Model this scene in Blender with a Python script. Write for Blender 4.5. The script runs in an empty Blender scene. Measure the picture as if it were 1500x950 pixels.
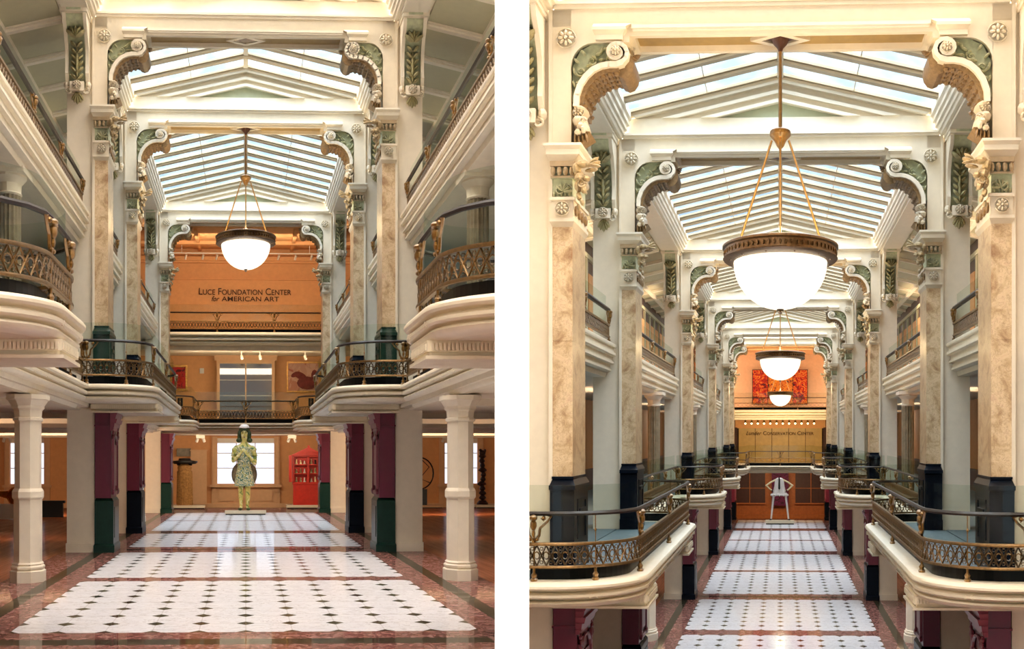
import bpy, bmesh, math, random
from mathutils import Matrix, Vector
PI = math.pi
random.seed(7)

# ------------------------------------------------------------------ camera, world, exposure
sc = bpy.context.scene
COL = sc.collection
F = 4025.0                                  # focal length in pixels of the 1500 px wide frame
CAM_Z = 6.14
cd = bpy.data.cameras.new('camera'); cam = bpy.data.objects.new('camera', cd); COL.objects.link(cam)
cam.location = (0, 0, CAM_Z); cam.rotation_euler = (PI/2, 0, 0)
cd.sensor_width = 36.0; cd.lens = F/1500*36.0
cd.shift_y = (656.5-475)/1500
cd.clip_start = 0.5; cd.clip_end = 2000
sc.camera = cam
sc.view_settings.view_transform = 'Standard'; sc.view_settings.look = 'None'
sc.view_settings.gamma = 1.0; sc.view_settings.use_curve_mapping = False
sc.view_settings.exposure = 0.42
w = bpy.data.worlds.new('sky'); sc.world = w; w.use_nodes = True
# overcast sky: pale at the horizon, several times brighter towards the zenith
_t = w.node_tree; _c = _t.nodes.new('ShaderNodeTexCoord'); _s = _t.nodes.new('ShaderNodeSeparateXYZ'); _r = _t.nodes.new('ShaderNodeMapRange')
_t.links.new(_c.outputs['Generated'], _s.inputs[0]); _t.links.new(_s.outputs[2], _r.inputs[0])
_r.inputs[1].default_value = 0.05; _r.inputs[2].default_value = 0.8; _r.inputs[3].default_value = 0.92; _r.inputs[4].default_value = 10.5
_b = _t.nodes['Background']; _m = _t.nodes.new('ShaderNodeMapRange'); _m.inputs[1].default_value = 0.1; _m.inputs[2].default_value = 0.6
_x = _t.nodes.new('ShaderNodeMix'); _x.data_type = 'RGBA'; _x.inputs[6].default_value = (.84, .95, 1, 1); _x.inputs[7].default_value = (1, .89, .82, 1)
_t.links.new(_s.outputs[2], _m.inputs[0]); _t.links.new(_m.outputs[0], _x.inputs[0]); _t.links.new(_x.outputs[2], _b.inputs[0]); _t.links.new(_r.outputs[0], _b.inputs[1])
cy = sc.cycles
cy.max_bounces = 10; cy.diffuse_bounces = 7; cy.glossy_bounces = 3; cy.transmission_bounces = 4
cy.transparent_max_bounces = 40; cy.use_denoising = True
cy.caustics_reflective = False; cy.caustics_refractive = False

def area(name, co, size, power, col, rot=(0, 0, 0)):
    l = bpy.data.lights.new(name, 'AREA'); l.shape = 'RECTANGLE'; l.size = size[0]; l.size_y = size[1]
    l.energy = power; l.color = col
    o = bpy.data.objects.new(name, l); COL.objects.link(o); o.matrix_basis = co @ Matrix.Rotation(rot[0], 4, 'X') @ Matrix.Rotation(rot[1], 4, 'Y')
    return o

# ------------------------------------------------------------------ materials
def S(c):                                    # sRGB 0-255 to linear
    return tuple(((v/255)/12.92 if v/255 <= .04045 else ((v/255+.055)/1.055)**2.4) for v in c) + (1,)

class NT:
    def __init__(s, name):
        s.m = bpy.data.materials.new(name); s.m.use_nodes = True; s.t = s.m.node_tree
        s.t.nodes.clear(); s.out = s.t.nodes.new('ShaderNodeOutputMaterial')
    def n(s, ty, **kw):
        x = s.t.nodes.new(ty)
        for k, v in kw.items():
            if k.startswith('i_'):
                key = k[2:]
                x.inputs[int(key) if key.isdigit() else key.replace('_', ' ')].default_value = v
            else: setattr(x, k, v)
        return x
    def l(s, a, b): s.t.links.new(a, b)
    def coord(s, scale=(1, .3, 1), uv=False):
        c = s.n('ShaderNodeTexCoord'); m = s.n('ShaderNodeMapping'); m.inputs['Scale'].default_value = scale
        s.l(c.outputs['UV' if uv else 'Object'], m.inputs[0]); return m.outputs[0]
    def noise(s, vec, sc_, det=4, rough=.55, dist=0):
        x = s.n('ShaderNodeTexNoise'); x.inputs['Scale'].default_value = sc_; x.inputs['Detail'].default_value = det
        x.inputs['Roughness'].default_value = rough; x.inputs['Distortion'].default_value = dist
        s.l(vec, x.inputs['Vector']); return x.outputs['Fac']
    def ramp(s, fac, stops, interp='LINEAR'):
        r = s.n('ShaderNodeValToRGB'); r.color_ramp.interpolation = interp
        e = r.color_ramp.elements
        while len(e) < len(stops): e.new(.5)
        for el, (p, c) in zip(e, stops): el.position = p; el.color = c
        s.l(fac, r.inputs[0]); return r.outputs[0]
    def mix(s, fac, a, b):
        m = s.n('ShaderNodeMix', data_type='RGBA')
        for v, i in ((fac, 0), (a, 6), (b, 7)):
            if hasattr(v, 'is_linked'): s.l(v, m.inputs[i])
            else: m.inputs[i].default_value = v
        return m.outputs[2]
    def math(s, op, a, b=None, c=None):
        m = s.n('ShaderNodeMath', operation=op)
        for i, v in enumerate((a, b, c)):
            if v is None: continue
            if hasattr(v, 'is_linked'): s.l(v, m.inputs[i])
            else: m.inputs[i].default_value = v
        return m.outputs[0]
    def bsdf(s, col, rough=.6, metal=0, spec=.3, bump=None, bstr=.2, bdist=.02):
        p = s.n('ShaderNodeBsdfPrincipled')
        if hasattr(col, 'is_linked'): s.l(col, p.inputs['Base Color'])
        else: p.inputs['Base Color'].default_value = col
        p.inputs['Roughness'].default_value = rough; p.inputs['Metallic'].default_value = metal
        p.inputs['Specular IOR Level'].default_value = spec
        if bump is not None:
            b = s.n('ShaderNodeBump'); b.inputs['Strength'].default_value = bstr; b.inputs['Distance'].default_value = bdist
            s.l(bump, b.inputs['Height']); s.l(b.outputs[0], p.inputs['Normal'])
        return p.outputs[0]
    def gloss_mix(s, col, fac, rough, gcol=(1, 1, 1, 1)):
        d = s.n('ShaderNodeBsdfDiffuse'); g = s.n('ShaderNodeBsdfGlossy'); m = s.n('ShaderNodeMixShader')
        if hasattr(col, 'is_linked'): s.l(col, d.inputs[0])
        else: d.inputs[0].default_value = col
        g.inputs['Color'].default_value = gcol; g.inputs['Roughness'].default_value = rough
        m.inputs[0].default_value = fac; s.l(d.outputs[0], m.inputs[1]); s.l(g.outputs[0], m.inputs[2])
        return m.outputs[0]
    def done(s, sh): s.l(sh, s.out.inputs[0]); return s.m

def plain(name, c, rough=.6, metal=0, spec=.3, var=.06, nscale=6, bump=.0):
    t = NT(name); v = t.coord(); n = t.noise(v, nscale)
    a = S(c); lo = tuple(x*(1-var*2) for x in a[:3])+(1,); hi = tuple(min(1, x*(1+var)) for x in a[:3])+(1,)
    return t.done(t.bsdf(t.ramp(n, [(.3, lo), (.7, hi)]), rough, metal, spec, n if bump else None, bump))
def emis(name, c, strength):
    t = NT(name); e = t.n('ShaderNodeEmission'); e.inputs[0].default_value = S(c); e.inputs[1].default_value = strength
    return t.done(e.outputs[0])
M = {}
M['cream'] = plain('cream_paint', (236, 226, 206), .55, var=.02)
M['barcream'] = plain('tan_cream_glazing_bar', (214, 198, 168), .5, var=.02)
M['white'] = plain('white_plaster', (240, 232, 214), .5, var=.02)
M['stone'] = plain('cream_stone_ledge', (240, 230, 206), .45, var=.03)
M['wallwhite'] = plain('white_partition', (255, 255, 255), .7, spec=0, var=.0)
M['green'] = plain('sage_green_paint', (198, 204, 172), .6, var=.12, nscale=9)
M['sageleaf'] = plain('sage_leaf_carving', (196, 198, 166), .6, var=.08)
M['palegreen'] = plain('pale_green_plaster', (205, 214, 188), .6, var=.03)
M['olive'] = plain('olive_ornament', (172, 164, 122), .55, var=.16, nscale=14)
M['eggcol'] = plain('tan_cream_moulding', (206, 186, 154), .5, var=.08)
M['leafcream'] = plain('cream_gilt_leaf', (206, 186, 148), .55, var=.2, nscale=12)
M['gilt'] = plain('tan_carving', (152, 124, 86), .5, var=.18, nscale=14)
M['soffitlamplit'] = plain('lamplit_soffit_panel', (176, 148, 92), .6, var=.06)  # golden lamp light on the panel put into its base colour
M['maroon'] = plain('maroon_paint', (104, 24, 52), .35, var=.04)
M['maroonlight'] = plain('rose_maroon_moulding', (140, 70, 86), .35, var=.05)
M['darkgreen'] = plain('dark_green_stone', (20, 52, 42), .3, 0, .15, var=.1)
M['navy'] = plain('navy_black_stone', (12, 19, 30), .35, 0, .05, var=.1)
M['bronze'] = plain('aged_bronze', (134, 104, 62), .38, .6, .5, var=.2, nscale=20)
M['bronzedark'] = plain('dark_bronze', (128, 96, 60), .4, .6, .5, var=.2, nscale=20)
M['brass'] = plain('polished_brass', (168, 128, 70), .3, .7, .5, var=.15, nscale=20)
M['darkrail'] = plain('dark_handrail', (36, 27, 25), .45, 0, .25, var=.1)
M['kick'] = plain('black_kick_plate', (14, 17, 18), .4, 0, .1, var=.1)
M['deck'] = plain('blue_grey_deck', (92, 112, 122), .5, var=.08)
M['orange'] = plain('orange_wall_paint', (222, 166, 112), .7, var=.03)
M['tan'] = plain('tan_panelling', (220, 178, 134), .6, var=.03)
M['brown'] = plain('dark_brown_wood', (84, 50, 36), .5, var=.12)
M['rib'] = plain('gallery_ceiling_paint', (190, 186, 156), .6, var=.02)
M['greycol'] = plain('grey_marble', (140, 128, 106), .4, var=.18, nscale=5)
M['black'] = plain('black_metal', (16, 15, 15), .4, var=.1)
M['spotwhite'] = plain('white_enamel', (226, 220, 206), .4, var=.02)
M['rustpaint'] = plain('dark_rust_paint', (122, 48, 38), .6, var=.2, nscale=5)
M['orangewood'] = plain('orange_stained_wood', (196, 112, 52), .45, var=.08)
M['brownred'] = plain('dark_red_brown_panel', (78, 38, 30), .45, var=.1)
M['red'] = plain('red_lacquer', (190, 44, 26), .4, var=.08)
M['goldframe'] = plain('gold_frame', (180, 128, 60), .35, .6, .5, var=.2, nscale=16)
M['lettering'] = plain('dark_brown_lettering', (66, 36, 16), .6, var=.05)
M['darkwood'] = plain('dark_carved_wood', (48, 26, 20), .45, var=.25, nscale=12)
M['horn'] = plain('amber_gold', (196, 120, 28), .25, .7, .5, var=.15, nscale=4)
M['plinth'] = plain('cream_plinth', (226, 212, 184), .5, var=.02)
M['figwhite'] = plain('white_painted_metal', (238, 232, 228), .4, var=.02)
M['figcream'] = plain('cream_painted_metal', (240, 222, 176), .4, var=.02)
M['pinkstone'] = plain('pinkish_shirt', (222, 190, 196), .5, var=.06)
M['glowwall'] = plain('golden_glass_wall', (190, 156, 88), .35, .0, .3, var=.06, nscale=3)
M['straw'] = plain('straw_gold', (166, 122, 70), .8, var=.2, nscale=14)
M['lamp'] = None
def marble_pillar():
    t = NT('tan_marble'); v = t.coord()
    n = t.noise(v, 3.2, 7, .65, .6); n2 = t.noise(v, 9, 5, .6, 1.4)
    base = t.ramp(n, [(.28, S((158, 122, 88))), (.42, S((198, 170, 130))), (.55, S((222, 200, 162))), (.75, S((210, 176, 146)))])
    vein = t.ramp(n2, [(.47, (0, 0, 0, 1)), (.5, (1, 1, 1, 1)), (.53, (0, 0, 0, 1))])
    f = t.math('MULTIPLY', vein, .45)
    return t.done(t.bsdf(t.mix(f, base, S((140, 92, 70))), .3, 0, .4))
M['marble'] = marble_pillar()
def floor_white():
    t = NT('white_marble_diamond_tiles'); c = t.n('ShaderNodeTexCoord'); sp = t.n('ShaderNodeSeparateXYZ'); t.l(c.outputs['UV'], sp.inputs[0])
    def d(o):
        r = t.math('ROUND', o); return t.math('ABSOLUTE', t.math('SUBTRACT', o, r))
    du, dv = d(sp.outputs[0]), d(sp.outputs[1])
    dia = t.math('LESS_THAN', t.math('ADD', du, dv), .205)
    seam = t.math('LESS_THAN', t.math('MINIMUM', du, dv), .012)
    mp = t.n('ShaderNodeMapping'); mp.inputs['Scale'].default_value = (.8, 2.4, 1); t.l(c.outputs['UV'], mp.inputs[0])
    n = t.noise(mp.outputs[0], 1.6, 7, .62, 1.6)
    vein = t.ramp(n, [(.40, S((222, 224, 230))), (.475, S((224, 226, 232))), (.5, S((182, 180, 184))), (.525, S((228, 229, 233))), (.7, S((218, 221, 228)))])
    c1 = t.mix(t.math('MULTIPLY', seam, .35), vein, S((150, 148, 140)))
    fl = t.noise(c.outputs['UV'], 1.1, 1)
    dk = t.ramp(fl, [(.35, S((46, 44, 30))), (.65, S((88, 84, 62)))])
    col = t.mix(dia, c1, dk)
    return t.done(t.gloss_mix(col, .25, .045))
M['floorwhite'] = floor_white()
def floor_speck(name, a, b, c_):
    t = NT(name); v = t.coord((1, .3, 1)); n = t.noise(v, 9, 8, .8, .6); n2 = t.noise(v, 1.2, 2)
    col = t.ramp(n, [(.36, S(a)), (.5, S(b)), (.64, S(c_))])
    col = t.mix(t.math('MULTIPLY', n2, .4), col, S(a))
    return t.done(t.gloss_mix(col, .32, .04))
M['floorred'] = floor_speck('red_marble_border', (100, 54, 48), (138, 92, 84), (190, 162, 152))
M['floordark'] = floor_speck('dark_green_marble_strip', (44, 42, 32), (62, 60, 46), (92, 88, 70))
def wood_floor():
    t = NT('orange_wood_boards'); v = t.coord((2.2, .06, 1)); n = t.noise(v, 2.5, 5, .6)
    w_ = t.n('ShaderNodeTexWave'); w_.inputs['Scale'].default_value = 1.4; w_.inputs['Distortion'].default_value = 1.2; t.l(v, w_.inputs[0])
    col = t.ramp(n, [(.3, S((140, 76, 48))), (.7, S((182, 112, 74)))])
    col = t.mix(t.math('MULTIPLY', w_.outputs['Fac'], .2), col, S((104, 50, 32)))
    return t.done(t.gloss_mix(col, .22, .16))
M['wood'] = wood_floor()
def glass(name, tint, fac, rough=.02):
    t = NT(name); a = t.n('ShaderNodeBsdfTransparent'); a.inputs[0].default_value = tint
    g = t.n('ShaderNodeBsdfGlossy'); g.inputs['Roughness'].default_value = rough
    m = t.n('ShaderNodeMixShader'); m.inputs[0].default_value = fac
    t.l(a.outputs[0], m.inputs[1]); t.l(g.outputs[0], m.inputs[2]); return t.done(m.outputs[0])
M['glass'] = glass('balustrade_glass', (.91, .94, .91, 1), .015)
def sky_glass():
    t = NT('skylight_glass'); v = t.coord((1, .3, 1)); n = t.noise(v, 1.1, 2)
    a = t.n('ShaderNodeBsdfTransparent'); t.l(t.ramp(n, [(.35, (.60, .68, .75, 1)), (.6, (.73, .79, .84, 1))]), a.inputs[0])
    g = t.n('ShaderNodeBsdfGlossy'); g.inputs['Roughness'].default_value = .2
    m = t.n('ShaderNodeMixShader'); m.inputs[0].default_value = .04
    t.l(a.outputs[0], m.inputs[1]); t.l(g.outputs[0], m.inputs[2]); return t.done(m.outputs[0])
M['skyglass'] = sky_glass()
def lamp_mat():
    t = NT('glowing_alabaster'); v = t.coord((1, .3, 1)); n = t.noise(v, 5, 5, .6, 1)
    e = t.n('ShaderNodeEmission'); t.l(t.ramp(n, [(.3, (1, .80, .52, 1)), (.6, (1, .90, .70, 1))]), e.inputs[0]); e.inputs[1].default_value = 1.5
    return t.done(e.outputs[0])
M['lamp'] = lamp_mat()
M['winlight'] = emis('daylit_window_pane', (226, 232, 250), 1.15)
M['spotglow'] = emis('lit_spot_lamp', (255, 226, 170), 6)
def cabinet_glass():
    t = NT('dark_cabinet_glass'); return t.done(t.gloss_mix(S((84, 66, 42)), .07, .03))
M['cabglass'] = cabinet_glass()
def paint_mat(name, cols, scale=2.2, seed=0):
    t = NT(name); v = t.coord((1, .3, 1)); m = t.n('ShaderNodeMapping'); m.inputs['Location'].default_value = (seed, seed*.7, seed*1.3); t.l(v, m.inputs[0])
    n = t.noise(m.outputs[0], scale, 3, .6, 1.5)
    k = len(cols); st = [(.28+.44*i/(k-1), S(c)) for i, c in enumerate(cols)]
    return t.done(t.bsdf(t.ramp(n, st, 'CONSTANT'), .5, 0, .2))
M['mural'] = paint_mat('red_orange_mural_paint', [(70, 40, 40), (150, 30, 24), (200, 60, 30), (224, 140, 50), (190, 40, 28), (110, 100, 80)], 3.2, 2)
M['mural2'] = paint_mat('orange_mural_paint', [(60, 50, 50), (210, 110, 40), (230, 160, 60), (200, 80, 36), (226, 190, 120)], 4.2, 5)
M['horsepaint'] = paint_mat('rust_and_rose_painting', [(190, 130, 104), (206, 164, 140), (196, 150, 128), (176, 100, 80), (214, 176, 150)], 1.3, 9)
M['redpaint'] = paint_mat('crimson_flower_painting', [(90, 24, 24), (190, 40, 40), (120, 70, 44), (170, 60, 36)], 3, 4)
def statue_mat():
    t = NT('green_yellow_mottled_paint'); v = t.coord((1, 1, 1)); n = t.noise(v, 2.6, 5, .7, 1.8)
    return t.done(t.bsdf(t.ramp(n, [(.30, S((26, 60, 44))), (.42, S((92, 128, 78))), (.5, S((196, 190, 96))), (.6, S((214, 208, 168))), (.72, S((120, 150, 160)))]), .4, 0, .3))
M['statue'] = statue_mat()
M['statueskin'] = paint_mat('yellow_cream_patchy_paint', [(128, 146, 80), (214, 202, 120), (232, 224, 172), (196, 196, 116)], 3, 3)
def dress_mat():
    t = NT('patterned_dress_paint'); v = t.coord((1, 1, 1)); m = t.n('ShaderNodeMapping'); m.inputs['Rotation'].default_value = (0, .8, 0); t.l(v, m.inputs[0])
    w_ = t.n('ShaderNodeTexWave'); w_.inputs['Scale'].default_value = 2.2; w_.inputs['Distortion'].default_value = 14; w_.inputs['Detail Scale'].default_value = 2.5; w_.inputs['Detail'].default_value = 3; t.l(m.outputs[0], w_.inputs[0])
    return t.done(t.bsdf(t.ramp(w_.outputs['Fac'], [(.12, S((76, 112, 92))), (.3, S((150, 172, 158))), (.55, S((224, 216, 170))), (.75, S((236, 230, 214))), (.9, S((150, 150, 70)))]), .4, 0, .3))
M['dress'] = dress_mat()
M['statuehair'] = plain('dark_green_hair_paint', (58, 74, 44), .5, var=.3, nscale=8)
M['banner'] = paint_mat('purple_banner_print', [(60, 14, 50), (110, 26, 84), (90, 20, 60), (130, 50, 90)], 2, 8)
M['disc'] = plain('grey_gold_disc', (132, 112, 84), .35, .5, .5, var=.2)
M['purpleletter'] = plain('pale_pink_lettering', (216, 170, 190), .5, var=.02)

# ------------------------------------------------------------------ mesh builder
class MB:
    def __init__(s): s.v = []; s.f = []; s.mi = []; s.uv = None
    def add(s, vs, fs, mi=0):
        b = len(s.v); s.v += [tuple(p) for p in vs]; s.f += [tuple(b+i for i in f) for f in fs]; s.mi += [mi]*len(fs)
    def box(s, x0, x1, y0, y1, z0, z1, mi=0):
        if x0 > x1: x0, x1 = x1, x0
        if y0 > y1: y0, y1 = y1, y0
        s.add([(x, y, z) for z in (z0, z1) for y in (y0, y1) for x in (x0, x1)],
              [(0, 2, 3, 1), (4, 5, 7, 6), (0, 1, 5, 4), (2, 6, 7, 3), (0, 4, 6, 2), (1, 3, 7, 5)], mi)
    def taper(s, b0, b1, mi=0):               # b = (x0,x1,y0,y1,z)
        vs = [(x, y, b[4]) for b in (b0, b1) for y in (b[2], b[3]) for x in (b[0], b[1])]
        s.add(vs, [(0, 2, 3, 1), (4, 5, 7, 6), (0, 1, 5, 4), (2, 6, 7, 3), (0, 4, 6, 2), (1, 3, 7, 5)], mi)
    def prism(s, poly, axis, a0, a1, mi=0):
        def P(u, v, a): return (u, a, v) if axis == 'y' else ((a, u, v) if axis == 'x' else (u, v, a))
        n = len(poly); vs = [P(u, v, a0) for u, v in poly] + [P(u, v, a1) for u, v in poly]
        s.add(vs, [tuple(range(n)), tuple(range(2*n-1, n-1, -1))] + [(i, n+i, n+(i+1) % n, (i+1) % n) for i in range(n)], mi)
    def tube(s, pts, r, n=6, closed=False, mi=0, sy=1.0):
        pts = [Vector(p) for p in pts]; m = len(pts); rs = r if isinstance(r, (list, tuple)) else [r]*m
        rings = []
        for i, p in enumerate(pts):
            a = pts[i-1] if (i > 0 or closed) else p; b = pts[(i+1) % m] if (i < m-1 or closed) else p
            t = (b-a)
            if t.length < 1e-9: t = Vector((0, 0, 1))
            t.normalize(); up = Vector((0, 0, 1)) if abs(t.z) < .95 else Vector((0, 1, 0))
            u = t.cross(up).normalized(); v = t.cross(u).normalized()
            rings.append([p + (u*math.cos(2*PI*j/n) + v*math.sin(2*PI*j/n))*rs[i] for j in range(n)])
        vs = [q for rg in rings for q in rg]; fs = []
        for i in range(m if closed else m-1):
            for j in range(n):
                a, b = i*n+j, i*n+(j+1) % n; c, d = ((i+1) % m)*n+(j+1) % n, ((i+1) % m)*n+j
                fs.append((a, b, c, d))
        if not closed: fs += [tuple(range(n))[::-1], tuple((m-1)*n+j for j in range(n))]
        s.add(vs, fs, mi)
    def sweep(s, path, prof, mi=0, closed_path=False, offs=None):
        # path: plan points (x,y); prof: closed profile (offset to the right of travel, z)
        m = len(path); n = len(prof); vs = []
        for i, (x, y) in enumerate(path):
            a = path[i-1] if (i > 0 or closed_path) else None; b = path[(i+1) % m] if (i < m-1 or closed_path) else None
            ns = []
            if a: d = Vector((x-a[0], y-a[1])); ns.append(Vector((d.y, -d.x)).normalized())
            if b: d = Vector((b[0]-x, b[1]-y)); ns.append(Vector((d.y, -d.x)).normalized())
            nn = sum(ns, Vector((0, 0))); nn.normalize(); q = 1/max(.35, nn.dot(ns[0]))
            vs += [(x+nn.x*o*q, y+nn.y*o*q, z) for o, z in prof]
        fs = []
        for i in range(m if closed_path else m-1):
            for j in range(n):
                a, b = i*n+j, i*n+(j+1) % n; c, d = ((i+1) % m)*n+(j+1) % n, ((i+1) % m)*n+j
                fs.append((a, d, c, b))
        if not closed_path: fs += [tuple(range(n)), tuple((m-1)*n+j for j in range(n))[::-1]]
        s.add(vs, fs, mi)
    def lathe(s, cx, cy_, prof, n=12, mi=0, rot=0, cap=True):
        vs = [(cx+r*math.cos(2*PI*j/n+rot), cy_+r*math.sin(2*PI*j/n+rot), z) for r, z in prof for j in range(n)]
        fs = []
        for i in range(len(prof)-1):
            for j in range(n): fs.append((i*n+j, i*n+(j+1) % n, (i+1)*n+(j+1) % n, (i+1)*n+j))
        if cap: fs += [tuple(range(n))[::-1], tuple((len(prof)-1)*n+j for j in range(n))]
        s.add(vs, fs, mi)
    def ell(s, c, r, nu=8, nv=5, mi=0, rot=None):
        vs = []; R = rot
        def tr(p):
            v = Vector((p[0]*r[0], p[1]*r[1], p[2]*r[2]))
            if R is not None: v = R @ v
            return (c[0]+v.x, c[1]+v.y, c[2]+v.z)
        vs.append(tr((0, 0, -1)))
        for i in range(1, nv):
            a = -PI/2+PI*i/nv
            for j in range(nu): vs.append(tr((math.cos(a)*math.cos(2*PI*j/nu), math.cos(a)*math.sin(2*PI*j/nu), math.sin(a))))
        vs.append(tr((0, 0, 1))); fs = []
        for j in range(nu): fs.append((0, 1+(j+1) % nu, 1+j))
        for i in range(nv-2):
            for j in range(nu):
                a = 1+i*nu+j; b = 1+i*nu+(j+1) % nu; fs.append((a, b, b+nu, a+nu))
        t = len(vs)-1; o = 1+(nv-2)*nu
        for j in range(nu): fs.append((t, o+j, o+(j+1) % nu))
        s.add(vs, fs, mi)
    def leaf(s, c, L, W, ang, y, th=.03, mi=0):     # flat lobed leaf in the x-z plane, pointing along ang
        R = Matrix.Rotation(-ang, 3, 'Y')
        s.ell((c[0]+math.cos(ang)*L/2, y, c[1]+math.sin(ang)*L/2), (L/2, th, W/2), 8, 4, mi, R)
    def spiral(s, cx, cz, y, R, turns, r, a0=0, hand=1, r_end=.25, n=5, mi=0, N=None):
        N = N or int(14*turns)+4; pts = []
        for i in range(N+1):
            t = i/N; a = a0+hand*2*PI*turns*t; rr = R*(1-(1-r_end)*t)
            pts.append((cx+rr*math.cos(a), y, cz+rr*math.sin(a)))
        s.tube(pts, [r*(1-.4*i/N) for i in range(N+1)], n, mi=mi)

def rosette(mb, cx, y, cz, R, petals=8, mi=0, axis='y'):
    def P(a, b, d): return (cx+a, y-d, cz+b) if axis == 'y' else (cx+d, y+a, cz+b)
    N = 14; ring = [P(R*math.cos(2*PI*i/N), R*math.sin(2*PI*i/N), .02) for i in range(N)]
    mb.tube(ring, R*.10, 4, True, mi)
    for sgn, d in ((1, .012),):
        mb.add([P(R*math.cos(2*PI*i/N), R*math.sin(2*PI*i/N), d) for i in range(N)], [tuple(range(N))], mi)
    for i in range(petals):
        a = 2*PI*i/petals
        if axis == 'y': mb.leaf((cx+R*.22*math.cos(a), cz+R*.22*math.sin(a)), R*.66, R*.34, a, y-.04, .035, mi)
        else: mb.ell((cx+.04, y+R*.5*math.cos(a), cz+R*.5*math.sin(a)), (.035, R*.22, R*.22), 6, 4, mi)
    c = P(0, 0, .06); mb.ell(c, (R*.2,)*3 if axis == 'y' else (.05, R*.2, R*.2), 8, 5, mi)

# ------------------------------------------------------------------ halls and object plumbing
class Hall:
    def __init__(s, name, eye, k, vpx, vpy, sign):
        s.name = name; s.eye = eye; s.k = k; s.sign = sign
        yaw = math.atan2(-(vpx-750), F); dist = math.hypot(vpx-750, F); pit = math.atan2(656.5-vpy, dist)
        s.M = Matrix.Translation((0, 0, CAM_Z)) @ Matrix.Rotation(yaw, 4, 'Z') @ Matrix.Rotation(pit, 4, 'X') @ Matrix.Translation((0, 0, -eye))
        s.cache = {}
HL = Hall('left-hand hall', 2.17, 3.205, 360, 677, -1)
HR = Hall('right-hand hall', 6.14, 3.51, 1143, 636, 1)
ALL = []
class Ctx:
    pass
def make_mesh(mb, name, mats, org, k, smooth):
    me = bpy.data.meshes.new(name)
    me.from_pydata([((x-org[0]), (y-org[1])*k, z-org[2]) for x, y, z in mb.v], [], mb.f)
    mats = mats if isinstance(mats, (list, tuple)) else [mats]
    for m in mats: me.materials.append(M[m])
    if len(mats) > 1: me.polygons.foreach_set('material_index', mb.mi)
    if mb.uv:
        ul = me.uv_layers.new(name='UVMap'); i = 0
        for f in mb.f:
            for vi in f: ul.data[i].uv = mb.uv[vi]; i += 1
    bm = bmesh.new(); bm.from_mesh(me); bmesh.ops.recalc_face_normals(bm, faces=bm.faces); bm.to_mesh(me); bm.free()
    if smooth:
        me.polygons.foreach_set('use_smooth', [True]*len(me.polygons))
        try: me.set_sharp_from_angle(angle=math.radians(38))
        except Exception: pass
    me.update(); return me
def matrix_for(H, org, oy, mirror, k):
    x = -org[0] if mirror else org[0]
    m = H.M @ Matrix.Translation((x, oy*H.k, org[2]))
    if mirror: m = m @ Matrix.Scale(-1, 4, (1, 0, 0))
    return m
def props(o, label, cat, group):
    o['label'] = label; o['category'] = cat
    if group: o['group'] = group
class Thing:                                   # an Empty at the thing's base; parts are meshes under it
    def __init__(s, H, name, label, cat, org, oy=None, mirror=False, group=None, k=None):
        # oy given: mesh y is relative to oy (cached meshes); else absolute, org[1] subtracted
        s.H = H; s.k = H.k if k is None else k; s.mirror = mirror
        s.rel = oy is not None; s.org = (org[0], 0 if s.rel else org[1], org[2])
        o = bpy.data.objects.new(name, None); o.empty_display_size = .2; COL.objects.link(o)
        o.matrix_basis = matrix_for(H, org, oy if s.rel else org[1], mirror, s.k)
        props(o, label, cat, group); o['kind'] = 'thing'; s.o = o; ALL.append((o, H))
    def part(s, name, key, fn, mats, smooth=True, parent=None, label=None):
        ck = (key, str(mats), s.k, s.org) if key else None
        me = s.H.cache.get(ck) if ck else None
        if me is None:
            mb = MB(); fn(mb); me = make_mesh(mb, name, mats, s.org, s.k, smooth)
            if ck: s.H.cache[ck] = me
        o = bpy.data.objects.new(name, me); COL.objects.link(o); o.parent = parent or s.o
        if label: o['label'] = label
        ALL.append((o, s.H)); return o
def solo(H, name, label, cat, org, fn, mats, oy=None, mirror=False, group=None, key=None, smooth=True, k=None, kind=None):
    kk = H.k if k is None else k; rel = oy is not None; og = (org[0], 0 if rel else org[1], org[2])
    ck = (key, str(mats), kk, og) if key else None
    me = H.cache.get(ck) if ck else None
    if me is None:
        mb = MB(); fn(mb); me = make_mesh(mb, name, mats, og, kk, smooth)
        if ck: H.cache[ck] = me
    o = bpy.data.objects.new(name, me); COL.objects.link(o)
    o.matrix_basis = matrix_for(H, org, oy if rel else org[1], mirror, kk)
    if kind: o['kind'] = kind
    if label: props(o, label, cat, group); o['kind'] = kind or 'thing'
    ALL.append((o, H)); return o
CNT = {}
def struct(H, name, fn, mats, smooth=False):
    if name in ('trim', 'window', 'door'):
        CNT[name] = CNT.get(name, 0)+1; name = f'{name}_{CNT[name]}'
    mb = MB(); fn(mb); me = make_mesh(mb, name, mats, (0, 0, 0), H.k, smooth)
    o = bpy.data.objects.new(name, me); COL.objects.link(o); o.matrix_basis = H.M.copy(); o['kind'] = 'structure'
    ALL.append((o, H)); return o

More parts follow.
